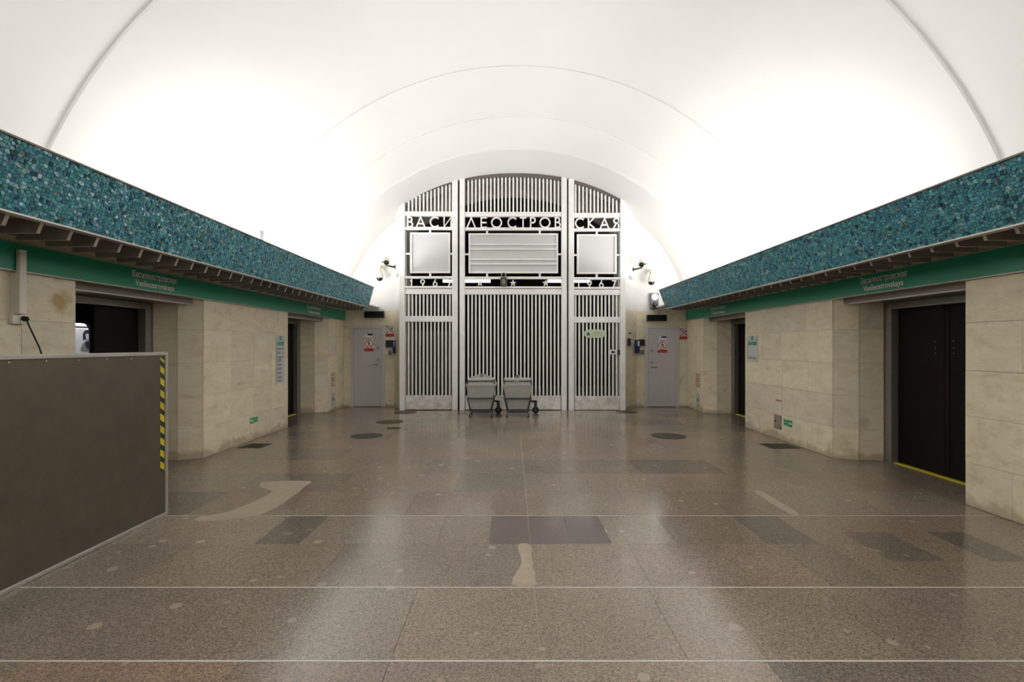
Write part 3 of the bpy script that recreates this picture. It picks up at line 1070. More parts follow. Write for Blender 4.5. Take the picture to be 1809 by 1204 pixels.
def no_entry_sign(x0, x1, zb, zt, y, label):
    t = thing('prohibition_sign', ((x0 + x1) / 2, y, zb), label, 'sign')
    hr = (zt - zb) * 0.25
    MB().box(x0, x1, y - 0.002, y, zb + hr, zt).build('plate', M['white'], t)
    MB().box(x0 - 0.006, x1 + 0.006, y - 0.0025, y, zb, zb + hr).build('red_bar', M['red'], t)
    c = ((x0 + x1) / 2, (zb + hr + zt) / 2)
    r = (x1 - x0) / 2 * 0.96
    disc_ring(c, r * 0.84, r, y - 0.002, 0.001).build('ring', M['red'], t)
    m = MB()
    k = r * 0.62
    X = lambda a: c[0] + a * k
    Z = lambda b: c[1] + b * k
    P = lambda a, b: (X(a), Z(b))
    yy = y - 0.002
    bar2(m, P(0.0, 0.6), P(0.0, -0.1), k * 0.4, yy, 0.001)
    bar2(m, P(0.0, -0.05), P(-0.3, -0.55), k * 0.24, yy, 0.001)
    bar2(m, P(-0.3, -0.5), P(-0.55, -1.0), k * 0.22, yy, 0.001)
    bar2(m, P(0.05, -0.05), P(0.38, -0.45), k * 0.24, yy, 0.001)
    bar2(m, P(0.36, -0.4), P(0.45, -1.0), k * 0.22, yy, 0.001)
    bar2(m, P(0.0, 0.5), P(-0.5, 0.1), k * 0.18, yy, 0.001)
    bar2(m, P(0.0, 0.5), P(0.45, 0.2), k * 0.18, yy, 0.001)
    bar2(m, P(0.42, 0.22), P(0.65, 0.3), k * 0.16, yy, 0.001)
    m.cyl((X(0.02), yy, Z(0.88)), (X(0.02), yy - 0.001, Z(0.88)), k * 0.22, n=14)
    m.build('walking_figure', M['blackp'], t)
    m = MB()
    bar2(m, (c[0] - r * 0.66, c[1] + r * 0.66), (c[0] + r * 0.66, c[1] - r * 0.66), r * 0.13, yy - 0.001, 0.0008)
    m.build('slash', M['red'], t)
    dashes(x0 + 0.02, x1 - 0.02, zb + hr * 0.2, zb + hr * 0.8, y - 0.0025, 2, (0.85, 1.0), seed=3, h=0.25).build('small_print', plain('faded_print', (0.66, 0.25, 0.22), 0.5), t)
    return t


def id_plate(x0, x1, zb, zt, y, label):
    t = thing('door_plate', ((x0 + x1) / 2, y, zb), label, 'sign')
    MB().box(x0, x1, y - 0.002, y, zb, zt - (zt - zb) * 0.12).build('plate', M['white'], t)
    MB().box(x0 + (x1 - x0) * 0.36, x1, y - 0.003, y - 0.002, zb + (zt - zb) * 0.5, zt).build('blue_field', M['navy'], t)
    MB().box(x0 + 0.012, x0 + (x1 - x0) * 0.27, y - 0.003, y - 0.002, zb + (zt - zb) * 0.36, zb + (zt - zb) * 0.5).build('small_print', M['mid'], t)


def photo_sign(x0, x1, zb, zt, y, label):
    t = thing('warning_sign', ((x0 + x1) / 2, y, zb), label, 'sign')
    hr = (zt - zb) * 0.24
    MB().box(x0, x1, y - 0.003, y, zb + hr, zt).build('plate', M['paper'], t)
    MB().box(x0, x1, y - 0.0035, y, zb, zb + hr).build('red_bar', M['red'], t)
    m = MB()
    bar2(m, (x0 + 0.008, zt - 0.008), (x1 - 0.008, zb + hr + 0.008), 0.018, y - 0.003, 0.001)
    m.build('slash', M['red'], t)
    m = MB()
    bar2(m, (x0 + (x1 - x0) * 0.65, zt - (zt - zb) * 0.36), (x0 + (x1 - x0) * 0.83, zt - (zt - zb) * 0.26), 0.028, y - 0.003, 0.001)
    m.build('pictogram', M['blackp'], t)
    m = MB()
    bar2(m, (x0 + (x1 - x0) * 0.17, zb + hr + 0.03), (x0 + (x1 - x0) * 0.24, zb + hr + 0.055), 0.022, y - 0.003, 0.001)
    m.build('pictogram', M['blackp'], t)
    dashes(x0 + 0.02, x1 - 0.02, zb + hr * 0.2, zb + hr * 0.8, y - 0.0035, 2, (0.8, 1.0), seed=5, h=0.25).build('small_print', plain('faded_print', (0.66, 0.25, 0.22), 0.5), t)


# left door group
x0, x1 = DOORS['left']
_, yf = pedestrian_door('door_5', x0, x1, True, 'grey steel door in the end wall beside the corner of the long list sign wall', (EZ(614), EZ(635), EZ(643)))
id_plate(EX(645), EX(659), EZ(595.5), EZ(589), yf, 'blue and white plate on the grey door that has no signal lamp above')
no_entry_sign(EX(644.5), EX(660), EZ(620), EZ(599.5), yf, 'red no entry pictogram on the grey door without signal lamp above')
photo_sign(EX(681.3), EX(696.2), EZ(594), EZ(573.6), YEND - 0.002, 'red and white prohibition sign between grey door and gate above a charcoal box')
# right door group
x0, x1 = DOORS['right']
pedestrian_door('door_6', x0, x1, False, 'grey steel door in the end wall below the lit signal lamp', (EZ(619), EZ(640), EZ(648)))
id_plate(EX(1163), EX(1177), EZ(599.5), EZ(593.5), yf, 'blue and white plate on the grey door below the signal lamp')
no_entry_sign(EX(1162), EX(1177.5), EZ(622.5), EZ(602.7), yf, 'red no entry pictogram on the grey door below the signal lamp')
photo_sign(EX(1200.3), EX(1215), EZ(599), EZ(578.8), YEND - 0.002, 'red and white prohibition sign between grey door and the corner under the green band')


# unlit exit boxes
def exit_box(u0, u1, v0, v1, label):
    x0, x1, z1, z0 = EX(u0), EX(u1), EZ(v0), EZ(v1)
    t = thing('exit_sign', ((x0 + x1) / 2, YEND, z0), label, 'sign')
    MB().box(x0, x1, YEND - 0.09, YEND - 0.001, z0, z1).build('case', M['blackp'], t, bevel=0.006)
    MB().box(x0 + 0.015, x1 - 0.015, YEND - 0.093, YEND - 0.09, z0 + 0.015, z1 - 0.015).build('face', M['exitbox'], t)
    xm = x0 + (x1 - x0) * 0.6 if u0 > 905 else x0 + (x1 - x0) * 0.92
    MB().cyl((xm, YEND - 0.03, z1), (xm, YEND - 0.03, z1 + 0.05), 0.008, n=8).build('cable_stub', M['greybox'], t)


exit_box(645, 679.5, 550, 561, 'unlit dark exit sign box above the grey door that has no signal lamp')
exit_box(1142, 1176, 556, 567, 'unlit dark exit sign box below the lit signal lamp')


def small_box(name, x0, x1, z0, z1, y1, dep, mt, label, cat, extra=None):
    t = thing(name, ((x0 + x1) / 2, y1, z0), label, cat)
    MB().box(x0, x1, y1 - dep, y1, z0, z1).build('case', M[mt], t, bevel=0.008)
    if extra == 'panel':
        MB().box(x0 + 0.02, x1 - 0.02, y1 - dep - 0.003, y1 - dep, z0 + 0.02, z1 - 0.02).build('front_plate', M['blackp'], t)
    if extra == 'button':
        MB().cyl(((x0 + x1) / 2, y1 - dep, z1 - 0.04), ((x0 + x1) / 2, y1 - dep - 0.008, z1 - 0.04), 0.012, n=12).build('button', M['chrome'], t)
    if extra == 'blue':
        MB().box(x0 + (x1 - x0) * 0.55, x1 - 0.012, y1 - dep - 0.003, y1 - dep, z0 + (z1 - z0) * 0.55, z1 - 0.03).build('white_label', M['white'], t)
        MB().box(x0 + 0.012, x1 - 0.02, y1 - dep - 0.012, y1 - dep, z0 + (z1 - z0) * 0.08, z0 + (z1 - z0) * 0.3).build('slot_cover', M['navy'], t)
    return t


YW = YEND - 0.001
small_box('card_reader', EX(682), EX(695.5), EZ(613), EZ(600.5), YW, 0.05, 'darkbox', 'charcoal box under the red prohibition sign between door and gate', 'box', 'panel')
small_box('call_point', EX(693.5) + 0.04, EX(700.5), EZ(624), EZ(601), YW - 0.10, 0.07, 'blue', 'blue call point beside the charcoal box and red prohibition sign', 'call point', 'blue')
small_box('key_switch', EX(686), EX(692.2), EZ(626), EZ(618.5), YW, 0.03, 'greybox', 'small grey switch box below the charcoal box under the red prohibition sign', 'switch', 'button')
small_box('card_reader', EX(1128.2), EX(1140) - 0.02, EZ(610), EZ(599), YW, 0.05, 'darkbox', 'charcoal box beside the frame of the door below the signal lamp', 'box', 'panel')
small_box('call_point', EX(1119.4), EX(1127.5), EZ(623.6), EZ(600), YW - 0.08, 0.08, 'blue', 'blue call point joined by a rail to a charcoal box at the gate', 'call point', 'blue')
small_box('key_switch', EX(1131.2), EX(1137.8), EZ(625.2), EZ(617.8), YW, 0.03, 'greybox', 'small grey switch box beside the lock of the door below the signal lamp', 'switch', 'button')
small_box('card_reader', 2.80, 2.89, 1.545, 1.72, 12.03, 0.06, 'darkbox', 'charcoal box on the splayed wall next to the gate post', 'box', 'panel')
MB().cyl((2.89, 12.0, 1.615), (EX(1119.8), YW - 0.12, 1.62), 0.012, n=8).build('hand_rail', M['whitetrim'])
tag(bpy.data.objects['hand_rail'], 'short pale rail joining the blue call point and charcoal box', 'rail')
t = thing('notice', (2.85, 12.03, 1.79), 'small blue and white notice above the charcoal box at the gate', 'notice')
MB().box(2.80, 2.90, 12.02, 12.024, 1.78, 1.88).build('sheet', M['paper'], t)
MB().box(2.845, 2.895, 12.018, 12.02, 1.83, 1.868).build('blue_field', M['navy'], t)


# signal lamp
def signal():
    x0, x1, z0, z1 = EX(1147.5), EX(1161.8), EZ(545), EZ(518)
    t = thing('signal_lamp', ((x0 + x1) / 2, YEND, z0), 'two lens signal box with its upper lens lit bright white', 'signal')
    MB().box(x0, x1, YEND - 0.10, YW, z0, z1).build('housing', M['housing'], t, bevel=0.012)
    xm = (x0 + x1) / 2
    h = z1 - z0
    MB().box(x0 + 0.012, x1 - 0.012, YEND - 0.106, YEND - 0.10, z0 + 0.015, z0 + h * 0.44).build('lower_panel', M['lens'], t)
    MB().cyl((xm, YEND - 0.10, z0 + h * 0.745), (xm, YEND - 0.115, z0 + h * 0.745), 0.072, n=28).build('lit_lens', M['signal'], t)
    MB().torus((xm, YEND - 0.106, z0 + h * 0.745), (0, 1, 0), 0.08, 0.008).build('lens_rim', M['housing'], t, True)
    MB().lathe((xm, YEND - 0.106, z0 + h * 0.23), (0, -1, 0), [(0.07, 0), (0.06, 0.012), (0.03, 0.018), (0.001, 0.02)], 24).build('dark_lens', M['glassdark'], t, True)
    MB().box(xm - 0.03, xm + 0.03, YEND - 0.05, YW, z0 - 0.02, z0).build('bracket', M['greybox'], t)


signal()


# security cameras
def ptz(x, zt, label, s):
    k = 0.0138
    t = thing('dome_camera', (x, YEND, zt), label, 'camera')
    y = YEND - 0.30
    m = MB()
    m.cyl((x, YW, zt - 0.05), (x, YW - 0.03, zt - 0.05), 0.065, n=20)
    m.tube([(x, YW - 0.03, zt - 0.05), (x, y + 0.08, zt - 0.04), (x, y + 0.02, zt - 0.06), (x, y, zt - 0.12), (x, y, zt - 0.17)], 0.034, 12)
    m.build('wall_arm', M['camwhite'], t, True)
    MB().lathe((x, y, zt - 0.15), (0, 0, -1), [(0.035, 0), (0.05, 0.015), (0.075, 0.08), (0.088, 0.15), (0.09, 0.19), (0.08, 0.195)], 24).build('shell', M['camwhite'], t, True)
    MB().lathe((x, y, zt - 0.343), (0, 0, -1), [(0.078, 0), (0.074, 0.03), (0.055, 0.06), (0.025, 0.077), (0.001, 0.08)], 24).build('dome', M['glassdark'], t, True)
    MB().cyl((x - s * 0.04, y - 0.05, zt - 0.13), (x - s * 0.04, y - 0.065, zt - 0.13), 0.012, n=8).build('cap', M['blackp'], t)


def bullet(xw, yw, xc, zc, zarm, label, s):
    """camera carried on an arm from the splayed wall at (xw, yw)"""
    t = thing('security_camera', (xw, yw, zarm), label, 'camera')
    yc = yw - 0.12
    m = MB()
    dx = (xc - xw)
    m.rings([[(xw, yw - 0.03, zarm - 0.05), (xw, yw + 0.03, zarm - 0.05), (xw, yw + 0.03, zarm + 0.05), (xw, yw - 0.03, zarm + 0.05)],
             [(xw + dx * 0.12, yw - 0.035, zarm - 0.025), (xw + dx * 0.12, yw + 0.005, zarm - 0.025), (xw + dx * 0.12, yw + 0.005, zarm + 0.02), (xw + dx * 0.12, yw - 0.035, zarm + 0.02)],
             [(xc, yc - 0.018, zarm + 0.01), (xc, yc + 0.018, zarm + 0.01), (xc, yc + 0.018, zarm + 0.035), (xc, yc - 0.018, zarm + 0.035)]])
    m.cyl((xc, yc, zarm + 0.02), (xc, yc, zc - 0.05), 0.02, n=10)
    m.build('arm', M['blackp'], t)
    d = Vector((-s * 0.18, -0.85, -0.5)).normalized()
    b = Vector((xc, yc + 0.05, zc + 0.02)) - d * 0.06
    MB().lathe(b, d, [(0.06, 0), (0.068, 0.01), (0.07, 0.2), (0.066, 0.205)], 20).build('body', M['camwhite'], t, True)
    MB().lathe(b + d * 0.205, d, [(0.062, 0), (0.06, 0.012), (0.04, 0.013), (0.038, 0.002)], 20).build('lens', M['glassdark'], t, True)
    # sun hood over the front
    MB().box(xc - 0.075, xc + 0.075, yc - 0.14, yc - 0.02, zc - 0.05, zc - 0.035).build('base_plate', M['blackp'], t)
    # loose cable to a junction box on the wall
    jx, jz = xw - s * 0.01, zarm - 0.20
    MB().tube([(xc + s * 0.02, yc + 0.02, zc - 0.02), (xc + s * 0.0 - s * 0.02, yc + 0.05, zarm - 0.08), (xc - s * 0.10, yc + 0.08, zarm - 0.16), (jx + s * 0.03, yw - 0.03, jz)], 0.006, 6).build('cable', M['whitetrim'], t)
    MB().box(jx - 0.035, jx + 0.035, yw - 0.05, yw + 0.03, jz - 0.05, jz + 0.05).build('junction_box', M['whitetrim'], t, bevel=0.006)


bullet(-2.86, 12.06, -3.06, 3.60, 3.47, 'black faced camera on a side arm next to the gate post opposite the signal lamp', -1)
bullet(2.95, 12.06, 3.14, 3.55, 3.41, 'cream camera on a dark side arm above the signal lamp near the gate post', 1)
ptz(-3.27, 3.56, 'cream dome camera beside the black side arm, opposite wall from the signal lamp', -1)
ptz(3.43, 3.46, 'cream dome camera hanging above the signal lamp', 1)

# ------------------------------------------------------------------ gate
KG = YGATE / F
GX = lambda u: (u - U0) * KG
GZ = lambda v: max(0.0, EYE + (V0 - v) * KG)
gate = thing('metal_gate', (0, YGATE, 0), 'tall pale metal gate with vertical bars, panels and cut out station name', 'gate')


def gbox(name, u0, u1, v0, v1, y0, y1, mt, parent=gate, bevel=0.0):
    return MB().box(GX(u0), GX(u1), YGATE + y0, YGATE + y1, GZ(v1), GZ(v0)).build(name, M[mt], parent, bevel=bevel)


def arc_v(u):
    """pixel height of the gate head at u, an arch through the measured points"""
    x = abs(u - 906) / 198.0
    return 308 + 49 * (0.55 * x ** 2 + 0.45 * x ** 3)


for u0, u1 in ((706.6, 716), (799, 809), (812.4, 821.4), (991.4, 1001), (1004, 1013.7), (1094.8, 1104)):
    gbox('post', u0, u1, arc_v((u0 + u1) / 2) - 1.5, 726, -0.07, 0.07, 'paint', bevel=0.006)
for u0, u1 in ((809, 812.4), (1001, 1004)):
    gbox('gap_shade_strip', u0, u1, 317, 724, 0.05, 0.07, 'blackp')  # black strip standing in for the shade in the gap between paired posts
BAYS = [('l', 716, 799, 722.1, 794.6, 12, 0.0), ('c', 821.4, 991.4, 827.4, 986.4, 25, 1.0), ('r', 1013.7, 1094.8, 1016.8, 1089.3, 12, 2.6)]
for nm, ua, ub, s0, s1, ns, dv in BAYS:
    gbox('beam', ua, ub, 374 + dv, 382.2 + dv, -0.05, 0.05, 'paint', bevel=0.004)
    gbox('beam', ua, ub, 401.3 + dv, 406.2 + dv, -0.05, 0.05, 'paint', bevel=0.004)
    gbox('beam', ua, ub, 488 + dv * 0.7, 492.3 + dv * 0.7, -0.05, 0.05, 'paint', bevel=0.004)
    gbox('beam', ua, ub, 505.5 + dv * 0.6, 509 + dv * 0.6, -0.06, 0.05, 'paint', bevel=0.003)
    gbox('beam', ua, ub, 510 + dv * 0.6, 519.5 + dv * 0.6, -0.045, 0.05, 'paint', bevel=0.004)
    if nm != 'c':
        gbox('beam', ua, ub, 558 + dv * 0.6, 568 + dv * 0.6, -0.045, 0.05, 'paint', bevel=0.004)
    gbox('kick_plate', ua + 1, ub - 1, 698 + dv * 0.4, 722.5 + dv * 0.2, -0.04, 0.03, 'kick', bevel=0.003)
    for i in range(ns):
        u = s0 + (s1 - s0) * i / (ns - 1)
        ha = 1.42
        gbox('slat', u - ha, u + ha, arc_v(u) + 5.5, 374 + dv, -0.02, 0.03, 'slat')
        if nm == 'c':
            gbox('slat', u - ha, u + ha, 519.5 + dv * 0.6, 698 + dv * 0.4, -0.02, 0.03, 'slat')
        else:
            gbox('slat', u - ha, u + ha, 519.5 + dv * 0.6, 558 + dv * 0.6, -0.02, 0.03, 'slat')
            gbox('slat', u - ha, u + ha, 568 + dv * 0.6, 698 + dv * 0.4, -0.02, 0.03, 'slat')
    # dark arched head
    us = [ua + (ub - ua) * k / 14 for k in range(15)]
    MB().prism([(GX(u), YGATE - 0.03, GZ(arc_v(u) - 1)) for u in us] + [(GX(u), YGATE - 0.03, GZ(arc_v(u) + 5.5)) for u in us[::-1]], (0, 0.07, 0)).build('arched_head', M['trimdark'], gate)
# side stiles next to the outer posts
gbox('stile', 716, 718, 372, 724, 0.0, 0.05, 'trim')
gbox('stile', 1092.8, 1094.8, 375, 724, 0.0, 0.05, 'trim')


def panel(u0, u1, v0, v1, stubs_u, stubs_side, vt, vb, bars=()):
    p = gbox('panel', u0 + 2, u1 - 2, v0 + 2, v1 - 2, -0.01, 0.02, 'board')
    m = MB()
    for a, b, c, d in ((u0, u1, v0, v0 + 3), (u0, u1, v1 - 3, v1), (u0, u0 + 3, v0 + 3, v1 - 3), (u1 - 3, u1, v0 + 3, v1 - 3)):
        m.box(GX(a), GX(b), YGATE - 0.04, YGATE + 0.03, GZ(d), GZ(c))
    m.build('panel_frame', M['paint'], p)
    for v in bars:
        gbox('panel_bar', u0 + 3, u1 - 3, v - 1.2, v + 1.2, -0.05, -0.01, 'paint', p)
    for u in stubs_u:
        gbox('stub', u - 1.7, u + 1.7, vt, v0, -0.03, 0.02, 'paint', p)
        gbox('stub', u - 1.7, u + 1.7, v1, vb, -0.03, 0.02, 'paint', p)
    vm = (v0 + v1) / 2 + 1.5
    gbox('stub', stubs_side[0], u0, vm - 1.5, vm + 1.5, -0.03, 0.02, 'paint', p)
    gbox('stub', u1, stubs_side[1], vm - 1.5, vm + 1.5, -0.03, 0.02, 'paint', p)


panel(725, 795.5, 411, 482.5, (760,), (716, 799), 406.2, 488)
panel(828, 985.7, 412.5, 482.7, (860.5, 953.5), (821.4, 991.4), 407.2, 488.7, (432, 440.3, 458.5, 466.6))
panel(1019, 1089, 414, 483.8, (1054,), (1013.7, 1094.8), 408.8, 489.8)


# monoline letters cut from strip
def arcp(cx, cy, rx, ry, a0, a1, n=18):
    return [(cx + rx * math.cos(math.radians(a0 + (a1 - a0) * k / n)), cy + ry * math.sin(math.radians(a0 + (a1 - a0) * k / n))) for k in range(n + 1)]


GL_ = {
    'В': [[(0, 0), (0, 1)], [(0, 1), (0.2, 1)] + arcp(0.2, 0.76, 0.22, 0.24, 90, -90, 10) + [(0, 0.52)], [(0.2, 0.52)] + arcp(0.22, 0.26, 0.27, 0.26, 90, -90, 10) + [(0, 0)]],
    'А': [[(0, 0), (0.42, 1), (0.84, 0)], [(0.15, 0.33), (0.69, 0.33)]],
    'С': [arcp(0.5, 0.5, 0.48, 0.5, 48, 312, 24)],
    'И': [[(0, 1), (0, 0), (0.72, 1), (0.72, 0)]],
    'Л': [[(0, 0), (0.42, 1), (0.84, 0)]],
    'Е': [[(0.55, 1), (0, 1), (0, 0), (0.55, 0)], [(0, 0.5), (0.5, 0.5)]],
    'О': [arcp(0.5, 0.5, 0.5, 0.5, 0, 360, 32)],
    'Т': [[(0, 1), (0.62, 1)], [(0.31, 1), (0.31, 0)]],
    'Р': [[(0, 0), (0, 1), (0.18, 1)] + arcp(0.2, 0.74, 0.26, 0.26, 90, -90, 10) + [(0, 0.48)]],
    'К': [[(0, 0), (0, 1)], [(0.52, 1), (0.03, 0.5), (0.6, 0)]],
    'Я': [[(0.55, 0), (0.55, 1), (0.32, 1)] + arcp(0.30, 0.75, 0.25, 0.25, 90, 270, 10) + [(0.55, 0.5)], [(0.3, 0.5), (0.03, 0)]],
    '1': [[(0.0, 0.82), (0.2, 1), (0.2, 0)]],
    '9': [arcp(0.28, 0.70, 0.28, 0.30, 0, 360, 20), [(0.54, 0.62), (0.22, 0)]],
    '6': [arcp(0.28, 0.30, 0.28, 0.30, 0, 360, 20), [(0.02, 0.38), (0.34, 1)]],
    '7': [[(0, 1), (0.52, 1), (0.16, 0)]],
}


def glyph(ch, uc, vb, vt, w, name):
    strokes = GL_[ch]
    xs = [p[0] for s_ in strokes for p in s_]
    h = GZ(vt) - GZ(vb)
    xm = (min(xs) + max(xs)) / 2
    m = MB()
    for si, s_ in enumerate(strokes):
        pts = [Vector((GX(uc) + (p[0] - xm) * h, 0, GZ(vb) + p[1] * h)) for p in s_]
        pts = [p for k, p in enumerate(pts) if k == 0 or (p - pts[k - 1]).length > 1e-5]
        loop = (pts[0] - pts[-1]).length < 1e-5
        if loop:
            pts = pts[:-1]
        N = len(pts)
        nor = lambda t: Vector((-t.z, 0, t.x))
        lf, rt = [], []
        for k, p in enumerate(pts):
            a = pts[(k - 1) % N] if (loop or k > 0) else None
            b = pts[(k + 1) % N] if (loop or k < N - 1) else None
            t1 = (p - a).normalized() if a is not None else (b - p).normalized()
            t2 = (b - p).normalized() if b is not None else t1
            n1, n2 = nor(t1), nor(t2)
            mi = (n1 + n2)
            mi = mi / max(0.35, mi.dot(n1)) if mi.length > 1e-4 else n1
            e = Vector()
            if a is None:
                e = -t2 * w * 0.3
            elif b is None:
                e = t1 * w * 0.3
            lf.append(p + mi * (w / 2) + e)
            rt.append(p - mi * (w / 2) + e)
        y0_ = YGATE - 0.04 - 0.0012 * si
        rs = []
        for l_, r_ in zip(lf, rt):
            rs.append([(l_.x, y0_, l_.z), (r_.x, y0_, r_.z), (r_.x, YGATE - 0.005, r_.z), (l_.x, YGATE - 0.005, l_.z)])
        if loop:
            rs.append(rs[0])
        m.rings(rs, caps=not loop)
    return m.build(name, M['paint'], gate)


for ch, u, dv in (('В', 725, 0), ('А', 743.5, 0), ('С', 767.5, 0), ('И', 791, 0), ('Л', 832.6, 1), ('Е', 855, 1), ('О', 877.3, 1), ('С', 904.5, 1), ('Т', 924, 1), ('Р', 941.3, 1),
                  ('О', 962.6, 1), ('В', 985.2, 1), ('С', 1023.5, 2.2), ('К', 1044.3, 2.2), ('А', 1067.5, 2.2), ('Я', 1088, 2.2)):
    glyph(ch, u, 401 + dv, 384 + dv, 0.034, 'letter')
for ch, u, dv in (('1', 726.5, 0), ('9', 747, 0), ('6', 769, 0), ('7', 794, 0), ('1', 1021, 2), ('9', 1041, 2), ('6', 1062, 2), ('7', 1084, 2)):
    glyph(ch, u, 505.5 + dv, 494 + dv, 0.026, 'digit')
for u in (848, 906.3, 964):
    c = (GX(u), GZ(500.3))
    pts = []
    for k in range(10):
        r = (7.0 if k % 2 == 0 else 2.9) * KG
        a = math.pi / 2 + k * math.pi / 5
        pts.append((c[0] + r * math.cos(a), YGATE - 0.03, c[1] + r * math.sin(a)))
    m = MB()
    b = 10
    m.v = pts + [(c[0], YGATE - 0.07, c[1]), (c[0], YGATE - 0.01, c[1])]
    for k in range(10):
        m.f += [((k + 1) % 10, k, 10), (k, (k + 1) % 10, 11)]
    m.build('star', M['paint'], gate)

# padlock ornament
pk = thing('padlock_emblem', (GX(890), YGATE - 0.05, GZ(506)), 'cast metal padlock emblem fixed among the stars on the gate beam', 'padlock')
m = MB()
ub = [(GX(884.2), GZ(506)), (GX(884), GZ(497)), (GX(885), GZ(490.3)), (GX(895), GZ(490.3)), (GX(896), GZ(497)), (GX(895.8), GZ(506))]
m.prism([(x, YGATE - 0.135, z) for x, z in ub], (0, 0.065, 0))
m.build('body', M['iron'], pk, bevel=0.006)
MB().tube([(GX(885.5), YGATE - 0.10, GZ(491)), (GX(886.5), YGATE - 0.10, GZ(486)), (GX(888), YGATE - 0.10, GZ(483.5)), (GX(890), YGATE - 0.10, GZ(483)), (GX(892), YGATE - 0.10, GZ(483.5)), (GX(893.5), YGATE - 0.10, GZ(486)), (GX(894.5), YGATE - 0.10, GZ(491))], 0.015, 8).build('shackle', M['steel'], pk, True)
m = MB()
m.prism([(GX(890) + 0.035 * math.cos(a), YGATE - 0.142, GZ(498.5) + 0.06 * math.sin(a)) for a in [2 * math.pi * k / 18 for k in range(18)]], (0, 0.007, 0))
m.build('shield', M['steel'], pk)
MB().cyl((GX(890), YGATE - 0.142, GZ(497.5)), (GX(890), YGATE - 0.146, GZ(497.5)), 0.012, n=12).box(GX(890) - 0.006, GX(890) + 0.006, YGATE - 0.146, YGATE - 0.142, GZ(501), GZ(497.5)).build('keyhole', M['blackp'], pk)

# oval plate and lock plate on the gate
ov = thing('oval_plate', (GX(1050), YGATE - 0.02, GZ(596)), 'pale green oval notice plate hung on the bars of the gate', 'sign')
cx0, cx1, cz, rr_ = GX(1031.5), GX(1068.8), GZ(589), 7.2 * KG
pts = [(cx1 - rr_ + rr_ * math.cos(a), cz + rr_ * math.sin(a)) for a in [math.radians(-90 + 180 * k / 14) for k in range(15)]] + [(cx0 + rr_ + rr_ * math.cos(a), cz + rr_ * math.sin(a)) for a in [math.radians(90 + 180 * k / 14) for k in range(15)]]
MB().prism([(x, YGATE - 0.03, z) for x, z in pts], (0, 0.008, 0)).build('plate', M['palegreen'], ov)
m = MB()
ux = GX(1039)
m.box(ux - 0.035, ux + 0.035, YGATE - 0.032, YGATE - 0.03, cz - 0.04, cz - 0.012).prism([(ux - 0.03, YGATE - 0.032, cz - 0.012), (ux + 0.03, YGATE - 0.032, cz - 0.012), (ux, YGATE - 0.032, cz + 0.045)], (0, 0.002, 0))
m.build('emblem', M['navy'], ov)
dashes(GX(1048), GX(1061), cz - 0.005, cz + 0.05, YGATE - 0.03, 3, (0.8, 1.0), seed=9, h=0.4).build('small_print', M['greybox'], ov)
dashes(GX(1044), GX(1064), cz - 0.05, cz - 0.022, YGATE - 0.03, 1, (0.9, 1.0), seed=10, h=0.5).build('small_print', plain('grey_green_print', (0.30, 0.36, 0.27), 0.6), ov)
lp = gbox('lock_plate', 1075, 1088, 617.5, 625.5, -0.035, -0.02, 'paint')
gbox('lock_cover', 1079, 1086, 619.5, 623.5, -0.042, -0.035, 'greybox', lp)
gbox('lock_bracket', 1075, 1077.5, 614, 628, -0.04, -0.035, 'paint', lp)
gbox('latch', 1090.5, 1094.5, 618, 626, -0.06, -0.02, 'darkbox')
dl = dashes(GX(1079.3), GX(1085.7), GZ(623), GZ(620), YGATE - 0.042, 1, (1, 1), seed=2)
dl.build('small_print', M['blackp'], lp)

# ------------------------------------------------------------------ room behind the gate
room = thing('wall_1', (0, 13, 0), 'dark arched room seen through the bars of the gate', 'wall', kind='structure')
m = MB()
n = 40
R0, Z0 = 4.05, 1.44
inn = [(XC - 0.08 + R0 * math.cos(math.pi * k / n), Z0 + R0 * math.sin(math.pi * k / n)) for k in range(n + 1)]
outr = [(5.0 * math.cos(math.pi * k / n), 1.5 + 5.2 * math.sin(math.pi * k / n)) for k in range(n + 1)]
for k in range(n):
    a, b, c, d = inn[k], inn[k + 1], outr[k + 1], outr[k]
    m.quad_box([(a[0], 13.0, a[1]), (b[0], 13.0, b[1]), (c[0], 13.0, c[1]), (d[0], 13.0, d[1]), (a[0], 13.15, a[1]), (b[0], 13.15, b[1]), (c[0], 13.15, c[1]), (d[0], 13.15, d[1])])
m.box(-5.0, inn[-1][0], 13.0, 13.15, 0, Z0).box(inn[0][0], 5.0, 13.0, 13.15, 0, Z0)
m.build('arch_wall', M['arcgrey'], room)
m = MB()
full = [(inn[0][0], 0.0)] + inn + [(inn[-1][0], 0.0)]
m.rings([[(x, 13.15, z) for x, z in full], [(x, 19.0, z) for x, z in full]], caps=False, closed=False)
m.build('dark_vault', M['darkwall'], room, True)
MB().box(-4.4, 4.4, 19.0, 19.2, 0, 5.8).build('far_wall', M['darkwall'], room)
# plaster soffit bridging end wall and arch wall
m = MB()
m.rings([profile(4.42, 4.13, 0, 2.2, YEND), profile(4.8, 4.4, 0, 2.2, 13.0)], caps=False, closed=False)
m.build('soffit', M['arcgrey'], room, True)
for xa, xb, lab in ((-2.05, -0.65, 'glowing fluorescent tube lamp behind the gate on the padlock side'), (1.05, 2.28, 'glowing fluorescent tube lamp behind the gate on the side of the oval plate')):
    t = thing('tube_lamp', ((xa + xb) / 2, 14.6, 3.44), lab, 'lamp')
    MB().box(xa - 0.05, xb + 0.05, 14.57, 14.63, 3.52, 3.58).build('fitting', M['greybox'], t)
    MB().cyl((xa, 14.58, 3.46), (xb, 14.58, 3.46), 0.045, n=12).build('tube', M['lampwhite'], t)
    for x in (xa + 0.1, xb - 0.1):
        MB().cyl((x, 14.6, 3.58), (x, 14.6, 5.2), 0.008, n=6).build('hanger', M['greybox'], t)
